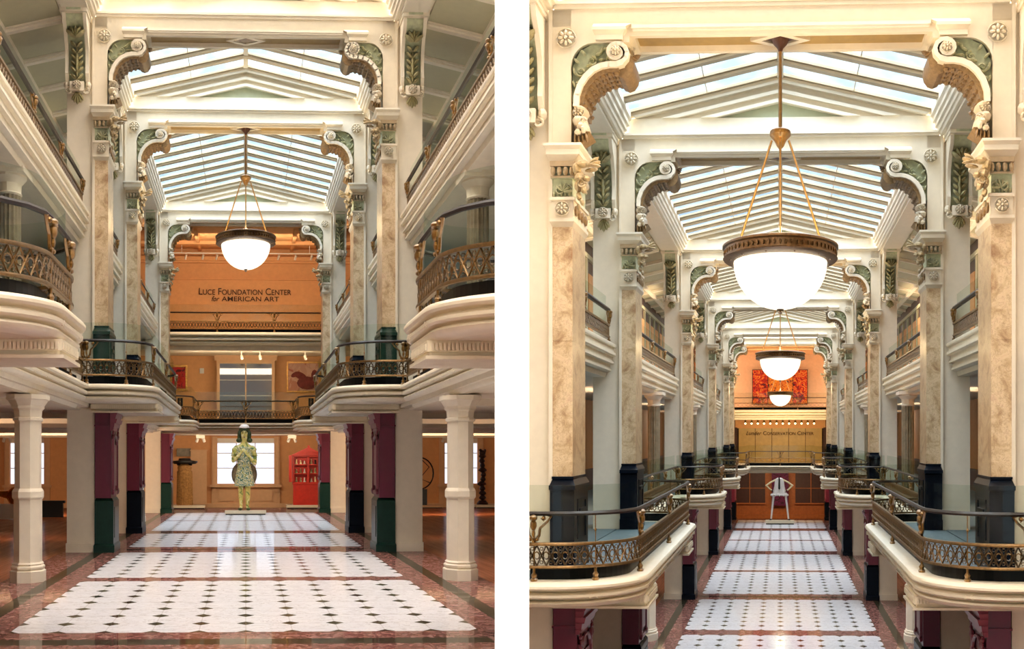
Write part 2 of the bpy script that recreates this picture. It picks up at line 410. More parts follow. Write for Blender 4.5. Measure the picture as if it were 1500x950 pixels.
# ------------------------------------------------------------------ the hall's repeated elements (left side modelled, right side mirrored)
PD = .87           # pillar depth
def piers(H, P, top=12.93):
    for p in P:
        for sg in (-1, 1):
            def fn(mb):
                x0, x1 = sorted((sg*3.64, sg*4.3))
                mb.box(x0, x1, p+.03, p+PD, 0, top)
                mb.box(x0-.02, x1+.02, p+.0, p+PD+.02, 0, .22)
                xe = sg*3.66; mb.box(min(xe-.03, xe+.03), max(xe-.03, xe+.03), p-.01, p+.04, 3.97, top)
                mb.box(min(sg*3.33, sg*3.64), max(sg*3.33, sg*3.64), p, p+PD, 10.75, top)   # column of the frame
            struct(H, 'trim', fn, 'cream')
def frame_beam(H, p):
    def fn(mb):
        W = 3.64
        # front outline of the frame with rounded inner corners
        out = [(-W, 12.4), (-W, 12.93), (W, 12.93), (W, 12.4)]
        mb.box(-W, W, p, p+.62, 12.66, 12.93)
        for sg in (-1, 1):                       # cove corner
            pts = [(sg*3.34, 11.72), (sg*3.33, 11.95)]
            for i in range(7):
                a = PI-PI/2*i/6; pts.append((sg*(2.97+.36*math.cos(PI-a) if False else 2.97+.36*math.cos(PI/2*i/6)), 12.03+.37*math.sin(PI/2*i/6)))
            pts += [(sg*2.4, 12.40), (sg*2.4, 12.66), (sg*3.34, 12.66)]
            mb.prism(pts, 'y', p, p+.62)
        # beam with recessed soffit
        mb.box(-2.4, 2.4, p, p+.08, 12.50, 12.66); mb.box(-2.4, 2.4, p+.54, p+.62, 12.50, 12.66)
        mb.box(-2.4, -2.32, p+.08, p+.54, 12.5, 12.66); mb.box(2.32, 2.4, p+.08, p+.54, 12.5, 12.66)
        mb.box(-2.36, 2.36, p-.05, p, 12.60, 12.655); mb.box(-2.34, 2.34, p-.035, p, 12.56, 12.6)
        mb.box(-2.36, 2.36, p+.62, p+.66, 12.56, 12.655)
        # upper mouldings and band under the gable
        mb.box(-3.6, 3.6, p-.04, p+.66, 12.93, 12.99); mb.box(-3.56, 3.56, p-.07, p+.69, 12.99, 13.04)
        mb.box(-3.5, 3.5, p+.02, p+.6, 13.04, 13.40)
    o = struct(H, 'trim', fn, 'white')
    def fn2(mb):
        mb.box(-2.32, 2.32, p+.08, p+.54, 12.60, 12.64, 0)
        q = [(-.42, p+.31), (0, p+.10), (.42, p+.31), (0, p+.52)]
        mb.sweep(q, [(-.05, 12.54), (-.05, 12.6), (.03, 12.6), (.03, 12.54)], 1, True)
        q2 = [(-.24, p+.31), (0, p+.19), (.24, p+.31), (0, p+.43)]
        mb.prism(q2, 'z', 12.56, 12.6, 2)
    struct(H, 'trim', fn2, ['soffitlamplit', 'white', 'brown'])
    def fn3(mb):                                  # gable: chevron mouldings and green tympanum
        y = p+.02
        mb.prism([(-1.5, 13.4), (1.5, 13.4), (0, 13.75)], 'y', y+.06, y+.2, 1)
        q = .233
        for z0, z1, dy, mi in ((13.74, 13.82, -.06, 0), (13.82, 13.95, .02, 2), (13.95, 14.03, -.05, 0), (14.03, 14.17, .03, 2), (14.17, 14.29, -.08, 0)):
            for sg in (-1, 1):
                mb.prism([(sg*(z0-13.4)/q, 13.4), (0, z0), (0, z1), (sg*min(3.44, (z1-13.4)/q), 13.4+max(0, (z1-13.4)-3.44*q))], 'y', y+dy, y+.3, mi)
        mb.prism([(-3.45, 13.36), (3.45, 13.36), (3.45, 13.5), (0, 14.33), (-3.45, 13.5)], 'y', y+.3, y+.5, 0)
    struct(H, 'trim', fn3, ['white', 'palegreen', 'cream'])

def side_cornice(H, y0, y1):
    for sg in (-1, 1):
        def fn(mb):
            pr = [(4.4, 12.93), (3.62, 12.93), (3.60, 12.99), (3.56, 13.0), (3.55, 13.08), (3.5, 13.1), (3.5, 13.2), (3.45, 13.22), (3.45, 13.32), (3.40, 13.36), (3.40, 13.50), (3.46, 13.56), (3.7, 13.6), (4.4, 13.6)]
            mb.prism([(sg*a, b) for a, b in pr], 'y', y0, y1)
            mb.box(min(sg*3.7, sg*4.32), max(sg*3.7, sg*4.32), y0, y1, 12.86, 12.93)
        struct(H, 'trim', fn, 'white')

def skylight(H, y0, y1, label):
    t = Thing(H, 'skylight', label, 'skylight', (0, y0, 13.55), group=None)
    n = max(2, round((y1-y0)/.80)); d = (y1-y0)/n
    def bars(mb):
        for i in range(n+1):
            c = y0+d*i
            for sg in (-1, 1):
                a, b = c-.12, c+.12
                for zz, e in ((0, 0), (-.07, .05)):
                    mb.prism([(sg*3.42, 13.50+zz), (0, 14.31+zz), (0, 14.37+zz), (sg*3.42, 13.56+zz)], 'y', a+e, b-e)
    t.part('glazing_bars', None, bars, 'barcream', False)
    def ridge(mb):
        mb.box(-.07, .07, y0, y1, 14.26, 14.4)
        for sg in (-1, 1): mb.box(sg*1.66-.012, sg*1.66+.012, y0, y1, 13.93, 13.95)
    t.part('ridge_beam', None, ridge, 'white', False)
    for sg in (-1, 1):
        def pane(mb): mb.prism([(sg*3.46, 13.565), (0, 14.375), (0, 14.39), (sg*3.46, 13.58)], 'y', y0, y1)
        t.part('glass_panes', None, pane, 'skyglass', False)

def marble_pillar_thing(H, p, side, word, ped='navy'):
    mir = side > 0; sd = 'right' if mir else 'left'
    t = Thing(H, 'marble_pillar', f'tan marble pillar with carved capital, {word} on the {sd} side of the {H.name}', 'pillar', (-3.46, 0, 3.97), p, mir, f'marble pillars of the {H.name}')
    def pedf(mb):
        X0, X1 = -3.66, -3.27
        mb.box(X0-.01, X1+.02, -.06, PD-.02, 3.97, 4.2); mb.box(X0, X1, -.05, PD-.03, 4.2, 5.22)
        mb.taper((X0, X1, -.05, PD-.03, 5.22), (X0+.0, X1+.0, -.07, PD-.02, 5.26)); mb.box(X0-.01, X1+.02, -.08, PD, 5.26, 5.33)
        mb.taper((X0, X1+.02, -.08, PD, 5.33), (X0+.03, X1-.03, -.01, PD-.05, 5.43)); mb.box(X0+.02, X1-.02, -.02, PD-.05, 5.43, 5.47)
        mb.box(X1, X1+.02, .12, .16, 4.45, 5.1); mb.box(X1, X1+.02, .62, .66, 4.45, 5.1); mb.box(X1, X1+.02, .12, .66, 5.06, 5.1); mb.box(X1, X1+.04, .2, .58, 4.86, 4.94)
    t.part('pedestal', 'pedestal', pedf, ped, False, label='polished dark stone pedestal')
    def sh(mb):
        mb.box(-3.63, -3.31, 0, PD-.05, 5.47, 7.62); mb.box(-3.628, -3.312, .002, PD-.05, 7.62, 7.64); mb.box(-3.63, -3.31, 0, PD-.05, 7.64, 9.5)
    t.part('marble_shaft', 'mshaft', sh, 'marble', False)
    def neck(mb):
        mb.taper((-3.63, -3.31, 0, PD-.05, 9.46), (-3.66, -3.27, -.05, PD, 9.54)); mb.box(-3.66, -3.27, -.05, PD, 9.54, 9.59)
        mb.box(-3.64, -3.29, -.03, PD-.02, 9.59, 9.88); mb.box(-3.66, -3.26, -.05, PD, 9.88, 9.93)
    nk = t.part('necking_block', 'neck', neck, 'cream', False)
    t.part('rosette', 'nrose', lambda mb: rosette(mb, -3.46, -.04, 9.74, .11), 'white', parent=nk)
    def sidep(mb):
        for j in range(4): mb.ell((-3.27, .1+.2*j, 9.74), (.03, .08, .09), 6, 4)
    t.part('carved_side_panel', 'nside', sidep, 'gilt', parent=nk)
    def cap(mb):
        mb.box(-3.63, -3.31, 0, PD-.04, 9.93, 10.5)
        mb.box(-3.65, -3.29, -.03, PD-.02, 10.23, 10.26)
    cp = t.part('capital', 'cap', cap, 'green', False)
    def egg(mb):
        mb.box(-3.66, -3.27, -.05, PD-.01, 10.42, 10.5); mb.box(-3.65, -3.28, -.035, PD-.02, 10.24, 10.27)
        for j in range(4): mb.ell((-3.61+.1*j, -.04, 10.34), (.042, .05, .075), 8, 5)
        for j in range(7): mb.ell((-3.28, .06+.12*j, 10.34), (.05, .05, .075), 6, 4)
    t.part('egg_moulding', 'egg', egg, 'eggcol', parent=cp)
    def scr(mb):
        mb.spiral(-3.50, 10.04, -.02, .075, 1.3, .02, PI/2, 1); mb.spiral(-3.37, 10.06, -.02, .06, 1.2, .017, PI/2, -1)
        for a in (-.3, .3, .9, 1.5, 2.1): mb.leaf((-3.46, 10.02), .15, .045, a+.3, -.02, .03)
        for j in range(5): mb.leaf((-3.60+.06*j, 9.94), .09, .04, PI/2, -.01, .02)
    t.part('scroll_leaves', 'capscr', scr, 'sageleaf', parent=cp)
    def corner(mb):
        R = Matrix.Rotation(-.15, 3, 'Y')
        for (x, y, z, a, b, c) in ((-3.22, -.08, 10.36, .07, .1, .1), (-3.12, -.1, 10.43, .1, .1, .06), (-2.98, -.1, 10.42, .15, .06, .035), (-3.0, -.02, 10.36, .11, .06, .03),
                                   (-3.16, -.09, 10.22, .09, .1, .08), (-3.06, -.1, 10.20, .06, .08, .05), (-3.2, -.07, 10.08, .06, .09, .09), (-3.11, -.08, 10.03, .05, .07, .06),
                                   (-3.19, -.06, 9.93, .045, .08, .07), (-3.14, -.06, 9.84, .035, .06, .06), (-3.2, -.04, 9.76, .03, .05, .06)):
            mb.ell((x, y, z), (a, b, c), 8, 5, 0, R)
        for a in (0.2, .6, -.2): mb.leaf((-3.02, 10.42), .2, .06, a, -.12, .04)
        mb.spiral(-3.13, 10.12, -.14, .07, 1.3, .02, 0, -1)
    t.part('corner_leaf', 'corner', corner, ['leafcream'], parent=cp, label='cream and gilt acanthus leaf curling out from the corner')
    def ab(mb):
        mb.taper((-3.66, -3.27, -.05, PD, 10.5), (-3.70, -3.18, -.12, PD+.04, 10.58)); mb.box(-3.70, -3.17, -.13, PD+.05, 10.58, 10.66)
        mb.taper((-3.70, -3.17, -.13, PD+.05, 10.66), (-3.73, -3.13, -.17, PD+.06, 10.71)); mb.box(-3.73, -3.13, -.17, PD+.06, 10.71, 10.75)
    t.part('abacus', 'abacus', ab, 'white', False)

def painted_pillar(H, p, side, word, ped):
    mir = side > 0; sd = 'right' if mir else 'left'
    pc = 'dark green' if ped == 'darkgreen' else 'navy'
    t = Thing(H, 'painted_pillar', f'maroon pillar on {pc} pedestal, {word} on the {sd} of the {H.name} floor', 'pillar', (-3.41, 0, 0), p, mir, f'maroon pillars of the {H.name}')
    def pd(mb):
        mb.box(-3.65, -3.15, -.05, .93, 0, .17); mb.taper((-3.65, -3.15, -.05, .93, .17), (-3.63, -3.18, -.01, .9, .21)); mb.box(-3.63, -3.18, -.01, .9, .21, 1.24)
        mb.taper((-3.63, -3.18, -.01, .9, 1.24), (-3.61, -3.22, .03, .86, 1.31))
        mb.box(-3.18, -3.165, .12, .78, .35, 1.1)
    t.part('pedestal', 'ppd', pd, ped, False)
    def sh(mb):
        mb.box(-3.62, -3.24, 0, .88, 1.31, 3.42); mb.box(-3.64, -3.22, -.02, .9, 3.05, 3.08)
    t.part('shaft', 'psh', sh, 'maroon', False)
    def pn(mb):
        x = -3.24
        for y in (.1, .74): mb.box(x, x+.06, y, y+.06, 1.5, 2.75); mb.ell((x+.04, y+.03, 2.8), (.05, .06, .09), 6, 4); mb.ell((x+.04, y+.03, 1.46), (.05, .06, .09), 6, 4)
        mb.box(x, x+.05, .1, .8, 1.4, 1.48); mb.box(x, x+.035, .22, .68, 1.6, 2.6)
        mb.tube([(x+.03, .45+.28*math.cos(a), 2.6+.25*math.sin(a)) for a in [PI*i/8 for i in range(9)]], .03, 5)
    t.part('side_panel', 'ppn', pn, 'maroonlight', False)
    def cb(mb):
        for z0, z1, e in ((3.32, 3.42, .17), (3.22, 3.32, .13), (3.12, 3.22, .15), (3.02, 3.12, .09), (2.94, 3.02, .05)):
            mb.taper((-3.26, -3.24+e*.8, -.02, .9, z0), (-3.26, -3.24+e, -.03, .91, z1))
        for j, z in enumerate((3.0, 2.9, 2.8)): mb.ell((-3.2+.01*j, .04, z), (.04-.01*j, .06, .06), 6, 4); mb.ell((-3.2+.01*j, .8, z), (.04-.01*j, .06, .06), 6, 4)
    t.part('corbel', 'pcb', cb, 'maroonlight', False)

def scroll_bracket(H, p, side, word):
    mir = side > 0; sd = 'right' if mir else 'left'
    t = Thing(H, 'scroll_bracket', f'white scroll bracket at the {sd} end of the {word} ceiling beam, {H.name}', 'bracket', (-3.3, 0, 10.75), p, mir, f'scroll brackets of the {H.name}')
    S1 = [(-3.24, 11.38), (-3.23, 11.55), (-3.17, 11.72), (-3.08, 11.85), (-2.97, 11.95), (-2.84, 12.01), (-2.72, 12.03), (-2.62, 12.04)]
    vol = [(-2.60+.20*(1-.0*i)*math.cos(a)*(1-.75*i/18), 12.22+.19*math.sin(a)*(1-.75*i/18)) for i, a in enumerate([-PI/2+2*PI*1.5*i/18 for i in range(19)])]
    def band(mb):
        path = S1[:-1]+vol
        for i in range(len(path)-1):
            (x0, z0), (x1, z1) = path[i], path[i+1]; d = Vector((x1-x0, z1-z0)); 
            if d.length < 1e-6: continue
            d.normalize(); n = Vector((-d.y, d.x))*(.045 if i < len(S1) else .032); e = d*.012
            mb.prism([(x0-e.x+n.x, z0-e.y+n.y), (x1+e.x+n.x, z1+e.y+n.y), (x1+e.x-n.x, z1+e.y-n.y), (x0-e.x-n.x, z0-e.y-n.y)], 'y', -.06, .5)
        rosette(mb, -2.60, -.07, 12.22, .085)
    t.part('scroll_band', 'sband', band, 'white')
    def gp(mb):
        pts = [(x, z) for x, z in S1] + [(-2.5, 12.1), (-2.5, 12.4), (-3.0, 12.4), (-3.2, 12.3), (-3.32, 12.05), (-3.33, 11.5)]
        mb.prism(pts, 'y', .06, .4)
    t.part('green_panel', 'sgreen', gp, 'green', False)
    def curl(mb):
        for (x, z, R, a0, h) in ((-3.18, 11.95, .085, PI, 1), (-3.0, 12.12, .08, PI/2, -1), (-3.22, 11.75, .05, 0, 1)): mb.spiral(x, z, .03, R, 1.4, .022, a0, h)
        for (x, z, a) in ((-2.95, 12.2, .5), (-2.9, 12.14, 0), (-2.88, 12.22, 1.1), (-3.1, 12.2, 2.2), (-3.2, 12.08, 2.4), (-3.27, 11.9, 1.8), (-3.27, 11.7, 1.9), (-2.78, 12.14, .7), (-2.84, 12.3, .3), (-3.1, 12.03, .4)):
            mb.leaf((x, z), .13, .05, a, .03, .04)
    t.part('leaf_carving', 'scurl', curl, 'sageleaf')
    def soff(mb):
        off = [(x+.05, z-.05) for x, z in S1]
        for i in range(len(off)-1):
            (x0, z0), (x1, z1) = off[i], off[i+1]; d = Vector((x1-x0, z1-z0)).normalized(); n = Vector((-d.y, d.x))*.05
            mb.prism([(x0+n.x, z0+n.y), (x1+n.x, z1+n.y), (x1-n.x, z1-n.y), (x0-n.x, z0-n.y)], 'y', .0, .58)
            for j in range(4): mb.ell(((x0+x1)/2-n.x*1.2, .06+.15*j, (z0+z1)/2-n.y*1.2), (.05, .07, .035), 6, 4)

        n = 12; c = (-2.5, 11.98); r = .19
        mb.prism([(c[0]+r*.85*math.cos(2*PI*i/n), c[1]+.1+r*1.2*math.sin(2*PI*i/n)) for i in range(n)], 'y', .06, .6)
        for j in range(4): mb.leaf((-2.42, 12.2+.05*j), .14, .04, -.4+.2*j, .1+.1*j, .05)
    t.part('carved_underside', 'ssoff', soff, 'gilt')
    def blk(mb):
        mb.box(-2.93, -2.49, -.06, .56, 12.42, 12.5); mb.taper((-2.93, -2.49, -.06, .56, 12.5), (-2.97, -2.44, -.1, .6, 12.56)); mb.box(-2.97, -2.44, -.1, .6, 12.56, 12.61)
        mb.taper((-2.97, -2.44, -.1, .6, 12.61), (-2.95, -2.36, -.08, .6, 12.66))
    t.part('cap_block', 'sblk', blk, 'cream', False)
    def drop(mb):
        rosette(mb, -3.20, -.03, 11.28, .085)
        for (x, z, a, c) in ((-3.2, 11.15, .12, .09), (-3.15, 11.05, .1, .1), (-3.2, 10.95, .09, .08), (-3.17, 11.33, .1, .05), (-3.12, 11.0, .06, .12)): mb.ell((x, .1, z), (a, .25, c), 10, 6)
        mb.spiral(-3.12, 11.12, -.1, .06, 1.2, .02, 0, 1)
    t.part('carved_head', 'sdrop', drop, 'cream')
    def tail(mb):
        mb.taper((-3.25, -3.18, -.02, .2, 10.76), (-3.27, -3.02, -.06, .4, 10.96))
        for j in range(4): mb.leaf((-3.24+.05*j, 10.95), .17, .05, -PI/2+.1*j-.1, -.05, .04)
    t.part('leaf_tail', 'stail', tail, 'gilt')

def wall_rosettes(H, p, word):
    for mir in (False, True):
        solo(H, 'rosette', f'round white plaster rosette on the {"right" if mir else "left"} end of the {word} ceiling beam, {H.name}', 'rosette', (-3.4, 0, 12.37),
             lambda mb: rosette(mb, -3.40, -.01, 12.46, .15), 'white', p, mir, f'beam rosettes of the {H.name}', 'beamrose')

def console(H, p, side, word):
    mir = side > 0; sd = 'right' if mir else 'left'
    t = Thing(H, 'console_bracket', f'long leafy console bracket on the face of the {word} {sd} white pier, {H.name}', 'bracket', (-4.02, 0, 10.8), p, mir, f'console brackets of the {H.name}')
    def body(mb):
        pr = [(.03, 11.2), (-.10, 11.3), (-.14, 11.5), (-.12, 11.75), (-.16, 12.1), (-.3, 12.4), (-.45, 12.6), (-.5, 12.75), (-.5, 12.9), (.03, 12.9)]
        for x0, x1 in ((-4.31, -4.23), (-3.83, -3.75)): mb.prism(pr, 'x', x0, x1)
        mb.prism([(y+.06 if y < 0 else y, z) for y, z in pr], 'x', -4.23, -3.83, 1)
        mb.box(-4.36, -3.72, -.56, .03, 12.78, 12.93); mb.box(-4.2, -3.86, -.57, -.55, 12.81, 12.90, 1)
    t.part('body', 'cbody', body, ['cream', 'green'])
    def leaves(mb):
        prof = [(11.35, -.12), (11.5, -.14), (11.65, -.12), (11.8, -.12), (11.95, -.15), (12.1, -.18)]
        for z, y in prof:
            for sgn in (-1, 1):
                mb.leaf((-4.03, z), .22, .08, PI/2-sgn*.75, y, .05)
        mb.leaf((-4.03, 11.3), .9, .08, PI/2, -.13, .05)
        for a in (-.9, -.45, 0, .45, .9): mb.leaf((-4.03, 12.28), .3, .1, PI/2+a, -.3, .1)
    t.part('leaf_carving', 'cleaf', leaves, 'olive')
    def ros(mb):
        mb.box(-4.2, -3.86, -.16, .03, 11.08, 11.3); rosette(mb, -4.03, -.16, 11.2, .11)
        for sgn in (-1, 1):
            mb.spiral(-4.03+sgn*.2, 11.1, -.1, .08, 1.4, .03, PI/2, -sgn); mb.ell((-4.03+sgn*.26, -.06, 11.24), (.07, .1, .09), 8, 5)
    t.part('rosette_block', 'cros', ros, 'cream')
    def tail(mb):
        for a in (-.6, -.3, 0, .3, .6): mb.leaf((-4.03, 11.08), .30-.1*abs(a), .1, -PI/2+a, -.06, .06)
    t.part('leaf_tail', 'ctail', tail, 'olive')

# paths ------------------------------------------------------------
def corner_pts(cx, cy_, rx, ry, a0, a1, n=14): return [(cx+rx*math.cos(a0+(a1-a0)*i/n), cy_+ry*math.sin(a0+(a1-a0)*i/n)) for i in range(n+1)]
XI, XO = 2.22, 3.73
def bulge_path(y0, y1, xi=XI, rx=1.15, ry=.85):
    ry = min(ry, (y1-y0)/2-.05)
    p = [(-XO, y0)]+corner_pts(-(xi+rx), y0+ry, rx, ry, -PI/2, 0)+corner_pts(-(xi+rx), y1-ry, rx, ry, 0, PI/2)+[(-XO, y1)]
    return p
def resample(path, step):
    pts = [Vector(p) for p in path]; L = [0]
    for i in range(1, len(pts)): L.append(L[-1]+(pts[i]-pts[i-1]).length)
    tot = L[-1]; n = max(1, round(tot/step)); out = []; j = 0
    for i in range(n+1):
        d = tot*i/n
        while j < len(L)-2 and L[j+1] < d: j += 1
        f = (d-L[j])/max(1e-9, L[j+1]-L[j]); q = pts[j].lerp(pts[j+1], f); tg = (pts[j+1]-pts[j]).normalized()
        out.append((q, tg, Vector((tg.y, -tg.x))))
    return out, tot
FASC = [(-.30, 3.97), (.10, 3.97), (.16, 3.955), (.185, 3.92), (.185, 3.885), (.16, 3.855), (.09, 3.85), (.07, 3.835), (.075, 3.82), (.125, 3.81), (.15, 3.785), (.15, 3.75), (.125, 3.725), (.06, 3.72), (.03, 3.705),
        (.03, 3.69), (.10, 3.68), (.11, 3.655), (.09, 3.62), (.04, 3.59), (-.30, 3.585)]
def fascia(mb, path, dz=0, sc_=1.0):
    mb.sweep(path, [(o, dz+3.97-(3.97-z)*sc_) for o, z in FASC])
    pts, L = resample(path, .95)
    for q, tg, n in pts[1:-1]:
        c = q+n*.14; zc = dz+3.97-(3.97-3.765)*sc_
        for s1 in (-1, 1):
            a = c-tg*.06; b = c+tg*.06; mb.tube([(a.x, a.y, zc-s1*.035), (b.x, b.y, zc+s1*.035)], .012, 4)
def dentils(mb, path, z0, z1, off0=-.62, off1=-.42):
    mb.sweep(path, [(off0, z0), (off1, z0), (off1+.02, z0+.02), (off1, z1-.02), (off1, z1), (off0, z1)])
    pts, L = resample(path, .07)
    for q, tg, n in pts[1:-1]:
        c = q+n*(off1+.008); mb.box(c.x-.018, c.x+.018, c.y-.018, c.y+.018, z0+.02, z1-.03)

def railing(H, label, path, zd, mir=False, glass_on=True, cell=.14, post=1.25, group=None, rel_y=None, orn='both', rail_h=1.0, fine=True, mirror_obj=False, posts=None, rr=.036):
    # path: absolute plan points on the left side; zd = ledge height
    x0, y0 = path[len(path)//2]
    t = Thing(H, 'railing', label, 'railing', (x0, y0, zd), None, mirror_obj, group)
    b0, b1, zt = zd+.21*rail_h, zd+.55*rail_h, zd+rail_h
    t.part('handrail', None, lambda mb: mb.tube([(x, y, zt) for x, y in resample_xy(path, .3)], rr if fine else .03, 6), 'darkrail')
    def lat(mb):
        for z, hh in ((b0, .02), (b1, .024)): mb.sweep(path, [(-.025, z-hh), (.03, z-hh), (.035, z), (.03, z+hh), (-.025, z+hh)])
        pts, L = resample(path, cell)
        zi0, zi1, zm = b0+.02, b1-.02, (b0+b1)/2
        R = cell*.30
        for i in range(len(pts)-1):
            a, b = pts[i][0], pts[i+1][0]; m = (a+b)/2; tg = pts[i][1]
            if not fine:
                w_ = .012
                for (p0, z0), (p1, z1) in (((a, zi0), (b, zi1)), ((a, zi1), (b, zi0))): mb.tube([(p0.x, p0.y, z0), (p1.x, p1.y, z1)], .011, 3)
                continue
            for (p0, z0), (p1, z1) in (((a, zi0), (b, zi1)), ((a, zi1), (b, zi0))): mb.tube([(p0.x, p0.y, z0), (p1.x, p1.y, z1)], .013, 4)
            for cx, cz in ((a, zm),):
                mb.tube([(cx.x+tg.x*R*math.cos(u), cx.y+tg.y*R*math.cos(u), cz+R*1.3*math.sin(u)) for u in [2*PI*q/8 for q in range(8)]], .012, 3, True)
            for zz in (zi0+.05, zi1-.05):
                mb.tube([(m.x+tg.x*R*.6*math.cos(u), m.y+tg.y*R*.6*math.cos(u), zz+R*.6*math.sin(u)) for u in [2*PI*q/6 for q in range(6)]], .008, 3, True)
    t.part('lattice_band', None, lat, 'bronze')
    t.part('kick_plate', None, lambda mb: mb.sweep(path, [(-.16, zd+.0), (-.13, zd+.0), (-.13, b0-.02), (-.16, b0-.02)]), 'kick', False)
    if glass_on:
        t.part('glass_screen', None, lambda mb: mb.sweep(path, [(-.075, b1), (-.065, b1), (-.065, zd+1.42*rail_h), (-.075, zd+1.42*rail_h)]), 'glass', False)
    if posts:
        fpts, L = resample(path, .02); pl = []
        for d, bg in posts: d = d if d >= 0 else L+d; pl.append((fpts[min(len(fpts)-1, max(0, round(d/L*(len(fpts)-1))))], bg))
        if L > 7: pl.append((fpts[len(fpts)//2], True))
    else: pl = [(q_, (i % 2 == 0) if orn == 'both' else True) for i, q_ in enumerate(resample(path, post)[0])]
    for (q, tg, n), big in pl:
        def pf(mb):
            mb.lathe(q.x, q.y, [(.05, zd), (.055, zd+.03), (.035, zd+.05), (.045, zd+.09), (.02, zd+.13), (.022, b0-.02)], 8)
            mb.tube([(q.x, q.y, b0-.02), (q.x, q.y, zt)], .014 if big else .009, 5)
            if big:
                z1 = b1+.02; hh = zt-z1
                for s1 in (-1, 1):
                    def P(a, z, o=.0): a = a*1.5; return (q.x+tg.x*a*s1+n.x*o, q.y+tg.y*a*s1+n.y*o, z)
                    mb.tube([P(.0, z1), P(.05, z1+hh*.25), P(.06, z1+hh*.5), P(.13, z1+hh*.72), P(.17, z1+hh*.9), P(.11, z1+hh*.97), P(.07, z1+hh*.82), P(.10, z1+hh*.74)], [.022, .024, .022, .02, .02, .018, .014, .01], 5)
                    mb.ell(P(.10, z1+hh*.85, .02), (.035,)*3, 6, 4); mb.ell(P(.035, z1+hh*.12, .02), (.03, .03, .03), 6, 4)
                mb.ell((q.x+n.x*.03, q.y+n.y*.03, z1+hh*.62), (.05, .05, .085), 8, 5); mb.ell((q.x+n.x*.03, q.y+n.y*.03, z1+hh*.32), (.028, .028, .06), 6, 4)
                mb.ell((q.x+n.x*.03, q.y+n.y*.03, z1+hh*.86), (.06, .06, .05), 8, 5)
            else:
                mb.ell((q.x, q.y, b1+(zt-b1)*.45), (.02, .02, .03), 6, 4)
        t.part('post', None, pf, 'brass')
    return t
def resample_xy(path, step): return [(q.x, q.y) for q, _, _ in resample(path, step)[0]]

def balcony(H, y0, y1, side, word, near=True, PB=()):
    sg = side; path = bulge_path(y0, y1); mir = sg > 0; sd = 'right' if mir else 'left'
    t = Thing(H, 'balcony', f'cream curved balcony ledge, {word} on the {sd} side of the {H.name}', 'balcony', (-XO, y0, 3.5), None, mir, f'curved balconies of the {H.name}')
    t.part('moulded_ledge', None, lambda mb: fascia(mb, path), 'stone')
    def deck(mb):
        pp = [(-3.73, y0+.1)]+[(x-.1, y+(.1 if y < (y0+y1)/2 else -.1)) for x, y in path[1:-1]]+[(-3.73, y1-.1)]
        mb.prism(pp, 'z', 3.9, 3.965)
    t.part('deck', None, deck, 'deck', False)
    def soff(mb):
        pp = [(-3.73, y0+.15)]+[(x-.15, y+(.15 if y < (y0+y1)/2 else -.15)) for x, y in path[1:-1]]+[(-3.73, y1-.15)]
        mb.prism(pp, 'z', 3.585, 3.61)
    t.part('soffit', None, soff, 'cream', False)
    for p in PB:                                 # cantilever beam with reeded face at every pillar
        def den(mb):
            a, b = p-.04, p+PD+.04
            mb.box(-3.72, -2.10, a, b, 3.46, 3.59); mb.box(-3.72, -2.13, a+.03, b-.03, 3.41, 3.46); mb.box(-3.72, -2.08, a-.02, b+.02, 3.37, 3.41)
            for q in range(26): x = -3.36+.048*q; mb.box(x-.016, x+.016, a-.016, a+.01, 3.475, 3.555)
            for q in range(12): y = a+.06+.075*q; mb.box(-2.11, -2.085, y-.025, y+.025, 3.475, 3.555)
        t.part('cantilever_beam', None, den, 'stone', False)
    railing(H, f'brass lattice railing with dark handrail on the {word} {sd} curved balcony, {H.name}', path, 3.97, cell=.14 if near else .3, posts=[(.1, True), (1.0, False), (2.0, True), (-2.0, True), (-1.0, False), (-.1, True)], fine=near, mirror_obj=mir, group=f'curved balcony railings of the {H.name}')

def edge2(H, y0, y1, side, word, near=True, rail=True):            # straight level-2 gallery edge between bulges
    sg = side; path = [(-XO, y0), (-XO, y1)]
    def fn(mb):
        n0 = len(mb.v); fascia(mb, path)
        mb.sweep(path, [(-.30, 3.42), (-.16, 3.42), (-.12, 3.46), (-.10, 3.52), (-.30, 3.52)])
        if sg > 0: mb.v[n0:] = [(-x, y, z) for x, y, z in mb.v[n0:]]
    struct(H, 'trim', fn, 'stone', True)
    if rail:
        sd = 'right' if sg > 0 else 'left'
        railing(H, f'straight brass railing on the second-level {sd} gallery edge, {word}, {H.name}', path, 3.97, cell=.14 if near else .3, post=1.3, fine=near, mirror_obj=sg > 0, group=f'second-level gallery railings of the {H.name}')
def edge3(H, y0, y1, side, word, near=True):                      # straight level-3 gallery edge, pier to pier
    sg = side; path = [(-3.93, y0), (-3.93, y1)]
    def fn(mb):
        mb.sweep(path, [(-.30, 8.22), (.10, 8.22), (.17, 8.205), (.18, 8.17), (.17, 8.13), (.12, 8.12), (.12, 8.02), (.16, 8.01), (.165, 7.95), (.15, 7.93), (.085, 7.92), (.08, 7.82), (.12, 7.81), (.12, 7.76), (.035, 7.75),
                        (.03, 7.66), (.06, 7.65), (.06, 7.60), (-.02, 7.57), (-.30, 7.57)])
        mb.sweep(path, [(-.34, 7.46), (-.08, 7.46), (-.05, 7.56), (-.34, 7.6)])
        if sg > 0: mb.v[:] = [(-x, y, z) for x, y, z in mb.v]
    struct(H, 'trim', fn, 'stone', True)
    sd = 'right' if sg > 0 else 'left'
    railing(H, f'low brass railing on the upper {sd} gallery edge, {word}, {H.name}', path, 8.22, glass_on=True, cell=.14 if near else .3, post=2.3, fine=near, orn='all', rr=.05, rail_h=.78, mirror_obj=sg > 0, group=f'upper gallery railings of the {H.name}')

